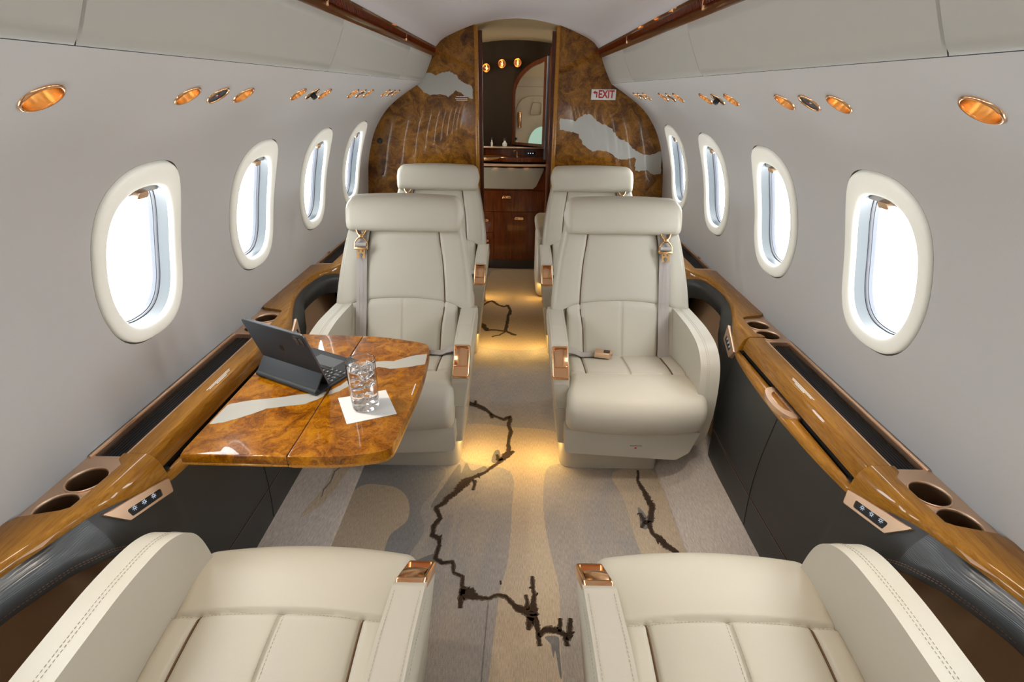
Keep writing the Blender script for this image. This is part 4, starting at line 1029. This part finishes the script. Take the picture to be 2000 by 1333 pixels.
# ------------------------------------------------------------------ club seats (aisle arm at -x, facing -y in their own space)
def g_(d, w): return math.exp(-(d/w)**2)
CUSH = catmull([(-.275, .272), (-.318, .285), (-.345, .318), (-.357, .362), (-.352, .402), (-.325, .434), (-.28, .449), (-.22, .451), (-.164, .446), (-.10, .442), (-.02, .430), (.06, .415), (.14, .40), (.22, .39)], 14)
def seam_y(x): return -.150 - .016*(1 - (x/.24)**2)
def cush_pt(i, x, d):
    """point on the cushion; d = depth below the skin at the side"""
    (y, z) = CUSH[i]; a, b = CUSH[max(i-1, 0)], CUSH[min(i+1, len(CUSH)-1)]
    ty, tz = b[0]-a[0], b[1]-a[1]; l = math.hypot(ty, tz); n = (-tz/l, ty/l)           # outward normal (y, z)
    if n[1] < 0 and z > .40: n = (-n[0], -n[1])
    ins = d
    on_top = z > .40 or y < -.3
    if on_top:
        if y > -.30:
            ins += .0085*g_(y - seam_y(x), .0050)
        if y > seam_y(x):
            for xs in (-.176, .172): ins += .0058*g_(x - xs, .005)
            ins += .0042*g_(x, .005)
            ins -= .005*(1 - min(1, abs(((x + .176)/.174) % 1 - .5)*2)**3)
        else:
            ins -= .006*(1 - (x/.25)**2)
    return (y - n[0]*ins - .018*(1 - (x/.262)**2)*sstep(-.19, -.30, y), z - n[1]*ins)
def cush_surface(x, y):
    best = None
    for i in range(len(CUSH)):
        if CUSH[i][1] > .38 and CUSH[i][0] > -.33:
            d = abs(CUSH[i][0] - y)
            if best is None or d < best[0]: best = (d, i)
    return cush_pt(best[1], x, 0)[1]
# back plane
BZ0, BY0, BSL = .42, .05, .466
def by(z): return BY0 + (z - BZ0)*BSL
WING = [(.585, .300), (.62, .302), (.68, .299), (.76, .292), (.845, .279), (.92, .264), (.97, .248), (1.02, .225)]
def hseam(x): return .594 + .042*(1 - (x/.3)**2)
def back_dep(x, z, upper):
    """how far the front skin sits behind the back plane"""
    d = 0
    xs = interp([(.40, .160), (.52, .166), (.62, .180), (.75, .172), (.95, .142)], z)
    for s in (-1, 1): d += .0095*g_(x - s*xs, .0050)
    if abs(x) < xs: d -= .010*(1 - (x/xs)**2)*(1 if not upper else .8)
    else: d -= .006*sstep(0, .06, abs(x) - xs)
    if not upper: d += .004*g_(x, .005) + .006*sstep(hseam(x) - .02, hseam(x), z)
    else: d += .005*(1 - sstep(hseam(x), hseam(x) + .012, z))
    return d
def back_block(z0f, z1f, wf, upper, D, r=.026, r0=None, r1=None):
    """horizontal slices of a cushion-like slab that follows the reclined back"""
    rows = []
    lev = [0]
    es = [(0.0, 1.0), (.12, .55), (.35, .24), (.65, .06), (1, 0)]
    r0 = r0 or r; r1 = r1 or r
    ts = [(t*r0, k) for t, k in es] + [(None, f) for f in frange(.0, 1, 34)[1:-1]] + [(-t*r1, k) for t, k in es[::-1]]
    NF, NC, NB = 68, 6, 10
    for tt, k in ts:
        ring = []
        def zat(x):
            a, b = z0f(x), z1f(x)
            if tt is None: return lerp(a + r0, b - r1, k)
            return a + tt if tt >= 0 and tt is not None and (tt, k) in ts[:5] else b + tt
        shrink = 0 if tt is None else k*(r0 if tt >= 0 and (tt, k) in ts[:5] else r1)
        zc = zat(0); w = wf(zc) - shrink*.9
        rr = r
        # front from -w to +w
        for i in range(NF + 1):
            x = lerp(-(w - rr), w - rr, i/NF); z = zat(x)
            ring.append((x, by(z) + back_dep(x, z, upper) + shrink, z))
        for i in range(1, NC):
            a = PI/2*i/NC; x = w - rr + rr*math.sin(a); z = zat(x); ring.append((x, by(z) + back_dep(x, z, upper) + shrink + rr*(1 - math.cos(a)), z))
        x = w; z = zat(x); ring.append((x, by(z) + rr + shrink, z)); ring.append((x, by(z) + D - .02 - shrink*.5, z))
        for i in range(NB + 1):
            x = lerp(w - .02, -(w - .02), i/NB); z = zat(x); ring.append((x, by(z) + D - shrink, z))
        x = -w; z = zat(x); ring.append((x, by(z) + D - .02 - shrink*.5, z)); ring.append((x, by(z) + rr + shrink, z))
        for i in range(NC - 1, 0, -1):
            a = PI/2*i/NC; x = -(w - rr + rr*math.sin(a)); z = zat(x); ring.append((x, by(z) + back_dep(x, z, upper) + shrink + rr*(1 - math.cos(a)), z))
        rows.append(ring)
    m = MB(); m.loft(rows, True, flip=False); return m

def make_seat(name, label, sx, loc):
    t = thing('cabin_seat', label, 'seat', loc, group=None); OFF[t.name] = Vector((0, 0, 0))
    B = lambda m, n, mat, par=t, **k: m.build(n, mat, par, sx=sx, **k)
    # pedestal
    m = MB(); m.prism(round_poly([(-.262, -.20), (.148, -.20), (.148, .36), (-.262, .36)], [.05, .012, .03, .05], 6), 0, .175, 2, r=.004); B(m, 'pedestal', M['seat_dark'], angle=50)
    # skirt below the cushion
    m = MB(); m.prism(round_poly([(-.256, .168), (.185, .140), (.232, .175), (.262, .274), (-.262, .280), (-.262, .20)], [.01, .02, .03, .004, .004, .01], 5), -.312, .36, 1, r=.012, seg=4)
    sk = B(m, 'front_skirt', M['seat_dark'], angle=50)
    pr = MB(); x = -.004
    for wd in (.018, .005, .016):
        q = x
        while q < x + wd:
            l = R_.uniform(.0015, .003); pr.box((q + l/2, -.3122, .208), (l, .0008, .0026)); q += l + .0007
        x += wd + .003
    B(pr, 'print', M['darkprint'], sk, smooth=False)
    pr = MB(); pr.box((.019, -.3122, .197), (.008, .0008, .007)); B(pr, 'red_mark', M['red'], sk, smooth=False)
    # cushion
    NX = 116; rows = []; rr = .030
    for i in range(len(CUSH)):
        y, z = CUSH[i]; hw = .240 + .022*sstep(-.16, -.30, y); r = []
        side = [(1, .075), (1, .055)] + [(1 - 0, None)]
        def edge(sgn):
            o = []
            for k in range(6):
                a = PI/2*k/6; o.append((sgn*(hw - rr + rr*math.cos(a)), rr*(1 - math.sin(a))))
            return o
        L = [(-hw, .06)] + edge(-1) + [(x, 0) for x in frange(-(hw - rr), hw - rr, NX)] + edge(1)[::-1] + [(hw, .06)]
        for x, d in L:
            q = cush_pt(i, x, d); r.append((x, q[0], q[1]))
        rows.append(r)
    m = MB(); m.grid(rows, flip=True)
    for e in (0, -1):
        L = [r[e] for r in rows]; m.add(L, [list(range(len(L)))])
    cu = B(m, 'seat_cushion', M['seat'], angle=70)
    for xs in (-.176, .172):
        pts = []; m = MB()
        for y in frange(seam_y(xs) + .002, .10, 24): pts.append((xs, y, cush_surface(xs, y) + .0024))
        m.tube(pts, .0021, 6); B(m, 'piping', M['piping'], cu)
    m = MB()
    for dx in (-.0065, .0065): m.dashes([(dx, y, cush_surface(dx, y) + .0003) for y in frange(seam_y(0) + .004, .10, 40)], (0, 0, 1))
    m.dashes([(x, seam_y(x) + .008, cush_surface(x, seam_y(x) + .008) + .0002) for x in frange(-.235, .235, 60)], (0, 0, 1), w=.0008)
    B(m, 'stitching', M['stitch'], cu, smooth=False)
    # lumbar pad and upper back with its wings
    lum = back_block(lambda x: .385, lambda x: hseam(x) + .004, lambda z: .238, False, .12, r=.014, r1=.005); lu = B(lum, 'lumbar_pad', M['seat'], angle=70)
    up = back_block(lambda x: hseam(x) - .016*sstep(.2, .3, abs(x)), lambda x: 1.035 - .1*(abs(x)/.28)**3, lambda z: interp(WING, z), True, .125, r=.022, r0=.006); ub = B(up, 'backrest', M['seat'], angle=70)
    for s in (-1, 1):
        for z0, z1, pa in ((.41, .60, lu), (.615, .93, ub)):
            pts = []; m = MB()
            for z in frange(z0, z1, 30):
                xs = interp([(.40, .160), (.52, .166), (.62, .180), (.75, .172), (.95, .142)], z); pts.append((s*xs, by(z) + back_dep(s*xs, z, z > .61) - .0032, z))
            m.tube(pts, .0020, 6); B(m, 'piping', M['piping'], pa)
    m = MB()
    for s in (-1, 1):
        for off in (.013, .021):
            pts = [(s*(interp(WING, z) - off - .012), by(z) + back_dep(interp(WING, z) - off - .012, z, True) + .0002, z) for z in frange(.63, .93, 50)]
            m.dashes(pts, (0, -1, .4), w=.0009)
    for dx in (-.0065, .0065): m.dashes([(dx, by(z) + back_dep(dx, z, False), z) for z in frange(.43, .605, 30)], (0, -1, .4))
    B(m, 'stitching', M['stitch'], ub, smooth=False)
    # headrest roll
    rows = []
    for i, x in enumerate(frange(-1, 1, 41)):
        X = .257*x; e = abs(x); u = max(0, (e - .80)/.20); sq = math.sqrt(max(0, 1 - u**2.4)); u2 = max(0, (e - .90)/.10); sb = math.sqrt(max(0, 1 - u2**2.2))
        zc = .972; zt = zc + (.078 - .010*e**2)*max(sq, .06); zb = zc - .072*max(sb, .06); dep = .072*max(.10, math.sqrt(max(0, 1 - max(0, (e - .9)/.1)**2)))
        ring = []
        for k in range(36):
            a = 2*PI*k/36; c, q = math.cos(a), math.sin(a)
            cc = math.copysign(abs(c)**.72, c); qq = math.copysign(abs(q)**.66, q)
            z = lerp(zc, zt if qq > 0 else zb, abs(qq)); yy = by(zc) + .012 + (z - zc)*.36 - cc*dep*(1 if cc > 0 else .9)
            ring.append((X, yy - .004*e*e*0, z))
        rows.append(ring)
    m = MB(); m.loft(rows, True); hr = B(m, 'headrest', M['seat'], angle=80)
    m = MB()
    pth = [(.257*x*.97, by(.972) + .012 + .036*.36 - .046, .972 + (.078 - .010*x*x)*math.sqrt(max(0, 1 - max(0, (abs(x) - .80)/.20)**2.4))*.985) for x in frange(-.93, .93, 80)]
    m.dashes(pth, (0, -.3, 1), w=.0009); B(m, 'stitching', M['stitch'], hr, smooth=False)
    # aisle arm : slim shield with a sloped copper control at its nose
    prof = round_poly([(-.252, .338), (-.264, .455), (-.262, .484), (-.140, .570), (-.02, .592), (.13, .600), (.21, .585), (.235, .52), (.225, .338)], [0, .02, .018, .03, .05, .05, .04, .03, 0], 5)
    def lean(p): 
        z = p[2]; x = p[0]; out = (-.283 - x)/.07
        return (x + .115*max(0, .50 - z)*(1 if x < -.28 else .25) - .004*0, p[1], z)
    m = MB(); m.prism(prof, -.320, -.254, 0, r=.010, seg=4, xf=lean); ar = B(m, 'aisle_armrest', M['seat'], angle=55)
    prof2 = round_poly([(-.238, .155), (-.252, .335), (.225, .335), (.22, .20), (.10, .155)], [.012, 0, 0, .03, .03], 4)
    m = MB(); m.prism(prof2, -.320, -.254, 0, r=.010, seg=4, xf=lean); B(m, 'armrest_skirt', M['seat_dark'], ar, angle=55)
    def top_z(y): return lin([(-.262, .484), (-.140, .570), (-.02, .592), (.13, .600), (.2, .59)], y)
    m = MB()
    for x in (-.3125, -.2615): m.dashes([(x, y, top_z(y) + .0006) for y in frange(-.125, .13, 50)], (0, 0, 1), w=.0009)
    for x in (-.309, -.262): m.dashes([(x + .115*max(0, .5 - z)*(1 if x < -.28 else .25), -.2655 + (.455 - z)*.1, z) for z in frange(.45, .345, 24)], (0, -1, 0), w=.0009)
    m.dashes([(-.3205 + .115*max(0, .5 - z), y, z) for y, z in [(y, top_z(y) - .030) for y in frange(-.13, .18, 40)]], (-1, 0, 0), w=.0009)
    B(m, 'stitching', M['stitch'], ar, smooth=False)
    # copper control on the slope
    a0, a1 = Vector((0, -.262, .4825)), Vector((0, -.158, .5567)); dv = (a1 - a0).normalized(); nv = Vector((0, -dv.z, dv.y)); LL = (a1 - a0).length
    def cf(p): q = a0 + dv*p[1] + nv*p[2]; return (p[0], q.y, q.z)
    o = round_poly([(-.3195, -.006), (-.2555, -.006), (-.2555, LL + .006), (-.3195, LL + .006)], [.012, .005, .005, .012], 5)
    i = round_poly([(-.3115, .008), (-.2605, .008), (-.2605, LL - .003), (-.3115, LL - .003)], .006, 4)
    m = MB(); N = [(p[0], p[1], .006) for p in o]
    sc = lambda k, q: [(-.2875 + (p[0] + .2875)*k, LL/2 + (p[1] - LL/2)*q) for p in o]
    o2 = sc(.90, .955)
    m.fill([o2, i], .0092, xf=cf); m.grid([[cf((*p, -.012)) for p in o], [cf((*p, .0035)) for p in o], [cf((*p, .0062)) for p in sc(.975, .988)], [cf((*p, .0082)) for p in sc(.945, .974)], [cf((*p, .0092)) for p in o2]], cv=True); m.grid([[cf((*p, .0092)) for p in i], [cf((*p, .0012)) for p in i]], cv=True)
    fr_ = B(m, 'control_bezel', M['copper'], ar, angle=40)
    # nose wrap
    m = MB(); m.fill([i], .0016, xf=cf); B(m, 'control_well', M['copper'], fr_, smooth=False)
    m = MB(); m.grid([[cf((x, y, .0040 + .011*math.sin(PI*max(0, min(1, (y - .040)/.085))) - .0035*((x + .285)/.025)**2)) for x in frange(-.310, -.2605, 5)] for y in frange(.046, LL - .006, 12)]); m.box((-.2852, .044, .0035), (.050, .004, .006), .001, xf=cf); B(m, 'recline_lever', M['copper'], fr_)
    # outboard arm : tall padded side
    po = catmull([(-.15, .115), (-.225, .150), (-.285, .24), (-.308, .36), (-.303, .47), (-.275, .556), (-.21, .604), (-.10, .620), (.02, .618), (.14, .611), (.26, .600), (.318, .55), (.325, .40), (.31, .20), (.26, .125), (.06, .115)], 7, True)
    m = MB(); m.prism(po, .226, .298, 0, r=.024, seg=5); oa = B(m, 'outboard_armrest', M['seat'], angle=60)
    m = MB()
    q0 = [p for p in po if (p[1] > .42 or p[0] < -.30) and p[1] > .33 and p[0] < .16]; q0.sort(key=lambda p: math.atan2(p[1] - .40, p[0] - .05), reverse=True)
    cpo = (.05, .38)
    for xx in (.2515, .2590):
        pp = []
        for y, z in q0:
            d = Vector((y - cpo[0], z - cpo[1])); d.normalize(); pp.append((xx, y + d.x*.0006, z + d.y*.0006))
        m.dashes(pp, lambda q: Vector((0, q[1] - .05, (q[2] - .3)*1.2)), w=.0010)
    B(m, 'stitching', M['stitch'], oa, smooth=False)
    # shoulder harness along the outboard side
    m = MB(); xs = frange(.160, .206, 7); rows = []
    for z in frange(.925, .405, 40):
        rows.append([(x + .008*(.925 - z)*0, by(z) + min(back_dep(.15, z, z > .61), back_dep(.21, z, z > .61)) - .008 - .0015*math.sin(PI*(x - .160)/.046), z) for x in xs])
    m.grid(rows, flip=False); b = [[(p[0], p[1] + .0016, p[2]) for p in r] for r in rows]; m.grid(b, flip=True)
    for e in (0, -1): m.grid([[r[e] for r in rows], [r[e] for r in b]])
    bl = B(m, 'shoulder_belt', M['belt'], t)
    for xx in (.1755, .1905):
        m = MB(); m.tube([(xx, by(z) - .0105 + min(back_dep(.15, z, z > .61), back_dep(.21, z, z > .61)), z) for z in frange(.91, .42, 30)], .0003, 4); B(m, 'belt_weave_line', M['stitch'], bl)
    def hf(p):   # harness frame: x across, y up along the back, z towards the passenger
        zz = .845 + p[1]*.906; return (.182 + p[0], by(zz) - .024 - p[2]*.9 - .004, zz + p[2]*.42)
    m = MB()
    for s in (-1, 1):
        m.tube([hf((s*.020, .074, .002)), hf((s*.013, .056, .006)), hf((s*.003, .044, .008))], .0055, 8)
        m.tube([hf((s*.003, .044, .006)), hf((s*.018, .030, .004)), hf((s*.027, .018, 0)), hf((s*.027, -.006, 0))], .0036, 8)
    m.lathe([(.011, 0), (.011, .008), (.008, .011), (0, .0115)], 20, xf=lambda p: hf((p[0], p[1] + .044, p[2] + .002)))
    m.box((0, -.008, 0), (.060, .010, .008), .002, xf=hf)
    o = round_poly([(-.017, -.012), (.017, -.012), (.017, -.050), (.006, -.050), (.006, -.042), (.009, -.034), (.004, -.029), (-.004, -.029), (-.009, -.034), (-.006, -.042), (-.006, -.050), (-.017, -.050)], .0015, 2)
    h1 = [(-.012, -.016), (-.004, -.016), (-.009, -.025)]; h2 = [(.012, -.016), (.004, -.016), (.009, -.025)]
    for z in (-.001, .0015): m.fill([o, h1, h2], z, xf=hf)
    m.grid([[hf((*p, -.001)) for p in o], [hf((*p, .0015)) for p in o]], cv=True)
    hb = B(m, 'harness_buckle', M['brass'], bl, angle=50)
    m = MB(); m.tube([hf((-.024, .008, .003)), hf((.024, .008, .003))], .0085, 10); B(m, 'strap_loop', M['belt'], bl)
    m = MB(); m.grid([[hf((x, y, -.004)) for x in (-.017, .017)] for y in (.055, .09)], flip=True); B(m, 'strap_end', M['belt'], bl)
    # lap belt and its buckle lying on the cushion
    m = MB(); rows = []
    for q in frange(0, 1, 16):
        x = lerp(-.262, -.110, q); yc = .036 - .012*q; zz = cush_surface(max(x, -.22), yc - .01) + .010 + .020*(1 - q)**2 + .004*math.sin(q*6)
        rows.append([(x, yc + v*.022*(1 - .25*math.sin(q*5)), zz + .006*v*math.sin(q*4 + .6)) for v in (-1, -.5, 0, .5, 1)])
    m.grid(rows, flip=False); m.grid([[(p[0], p[1], p[2] - .0018) for p in r] for r in rows], flip=True); lb = B(m, 'lap_belt', M['belt'], t)
    A = Matrix.Translation((-.085, .010, cush_surface(-.085, .005) + .017)) @ Matrix.Rotation(math.radians(-14), 4, 'Z') @ Matrix.Rotation(math.radians(-4), 4, 'X')
    m = MB(); m.prism(round_poly([(-.034, -.026), (.026, -.026), (.040, -.008), (.040, .018), (.032, .026), (-.034, .026)], .004, 3), -.011, .011, 2, r=.003, xf=A); bk = B(m, 'lap_buckle', M['satin'], lb, angle=50)
    m = MB(); m.box((.016, .002, .0115), (.026, .030, .002), .0006, 1, xf=A); m.box((.0385, .004, .001), (.004, .026, .008), .0006, 1, xf=A); B(m, 'release_button', M['black'], bk)
    return t
CX = .478
B_R = make_seat('cabin_seat', 'middle cream leather seat right of the aisle, facing the camera', 1, (CX, 1.95, 0))
B_L = make_seat('cabin_seat', 'cream leather seat facing the camera left of the aisle, partly behind the burl table', -1, (-CX, 1.95, 0))
def put(src, loc, rz, label):
    c = dup_tree(src); c.location = loc; c.rotation_euler = (0, 0, rz); c['label'] = label; return c
C_R = put(B_R, (CX, 2.99, 0), 0, 'farthest cream seat right of the aisle, just before the burl wall with the EXIT sign')
C_L = put(B_L, (-CX, 2.99, 0), 0, 'farthest cream seat left of the aisle, just before the left burl wall')
A_R = put(B_L, (CX, .563, 0), PI, 'nearest cream seat right of the aisle, seen from above with its back to the camera')
A_L = put(B_R, (-CX, .563, 0), PI, 'nearest cream seat left of the aisle, seen from above near the burl table')
# the two nearest seats are reclined
for o in (A_R, A_L):
    for k in o.children:
        if k.name.startswith('lap_belt'): k.location = (0, .06, -.006)
        if k.name.split('.')[0] in ('lumbar_pad', 'backrest', 'headrest', 'shoulder_belt'):
            k.matrix_basis = Matrix.Translation((0, BY0, BZ0)) @ Matrix.Rotation(math.radians(-30), 4, 'X') @ Matrix.Translation((0, -BY0, -BZ0))
for o in (B_R, B_L, C_R, C_L, A_R, A_L): o['group'] = 'cream leather cabin seats'
# ------------------------------------------------------------------ light
w = bpy.data.worlds.new('World'); SC.world = w; w.use_nodes = True
bg = w.node_tree.nodes['Background']; bg.inputs['Color'].default_value = (.93, .97, 1, 1); bg.inputs['Strength'].default_value = 14.0
def area(name, loc, size, energy, col, direction, size_y=None, portal=False, spread=None):
    l = bpy.data.lights.new(name, 'AREA'); l.shape = 'RECTANGLE'; l.size = size; l.size_y = size_y or size; l.energy = energy; l.color = col
    if portal: l.cycles.is_portal = True
    if spread: l.spread = spread
    o = bpy.data.objects.new(name, l); COL.objects.link(o); o.location = loc
    o.rotation_euler = Vector(direction).to_track_quat('-Z', 'Y').to_euler(); return o
for s in (-1, 1):
    for yc in WIN_Y:
        (x, z), (nx, nz) = wp(WC - .012)
        area('window_portal', (s*(x - nx*.10), yc, z - nz*.10), .32, 0, (1, 1, 1), (s*nx, 0, nz), .46, True)
def spot(y, s, target, watts, deg):
    f = wall_frame(SL, y); p = f((0, 0, .012)); p = Vector((s*p[0], p[1], p[2]))
    l = bpy.data.lights.new('reading_beam', 'SPOT'); l.energy = watts; l.color = (1, .84, .64); l.spot_size = math.radians(deg); l.spot_blend = 1; l.shadow_soft_size = .025
    o = bpy.data.objects.new('reading_beam', l); COL.objects.link(o); o.location = p; o.rotation_euler = (Vector(target) - p).to_track_quat('-Z', 'Y').to_euler()
for s in (-1, 1):
    spot(.84, s, (s*.45, .62, .45), 13, 75)
    spot(1.465, s, (s*.47, 1.70, .43), 9, 55)
    spot(1.215, s, (s*.42, 1.30, .05), 15, 70)
for sy, y in ((1, 1.80), (1, 2.86)):
    for s in (-1, 1):
        area('courtesy_light', (s*.165, y, .152), .03, .70, (1, .64, .20), (-s*.45, 0, -1), .14)
for s in (-1, 1): area('courtesy_light', (s*.20, 3.75, .12), .03, .3, (1, .60, .16), (-s*.3, 0, -1), .2)
area('lavatory_downlight', (0, 4.12, 1.79), .14, 1.3, (1, .66, .28), (0, .25, -1))
for i in range(4): area('counter_light', (-.30 + .13*i, 4.452, .897), .02, .014, (1, .8, .5), (0, .3, -1))
# ------------------------------------------------------------------ camera: 18 mm on full frame, standing in the aisle looking slightly down
def cam_matrix(vx, vy, roll, f=1000.0):
    Y = Vector((vx - 1000, -(vy - 666.5), -f)).normalized(); h = Vector((math.cos(roll), -math.sin(roll), 0))
    X = (h - Y*h.dot(Y)).normalized(); Z = X.cross(Y); return Matrix((X, Y, Z))
cd = bpy.data.cameras.new('Camera'); cd.sensor_width = 36; cd.lens = 18; cd.clip_start = .02; cd.clip_end = 60
cam = bpy.data.objects.new('Camera', cd); COL.objects.link(cam)
cam.matrix_world = Matrix.Translation((.013, 0, 1.46)) @ cam_matrix(1012.7, 178, .0128).to_4x4()
SC.camera = cam
SC.view_settings.view_transform = 'Standard'; SC.view_settings.look = 'None'; SC.view_settings.gamma = 1; SC.view_settings.exposure = 0.0
SC.cycles.use_denoising = True; SC.cycles.max_bounces = 14; SC.cycles.diffuse_bounces = 6; SC.cycles.glossy_bounces = 5; SC.cycles.transmission_bounces = 12; SC.cycles.transparent_max_bounces = 12
SC.cycles.sample_clamp_indirect = 6; SC.cycles.caustics_refractive = True; SC.cycles.caustics_reflective = False; SC.cycles.blur_glossy = .5
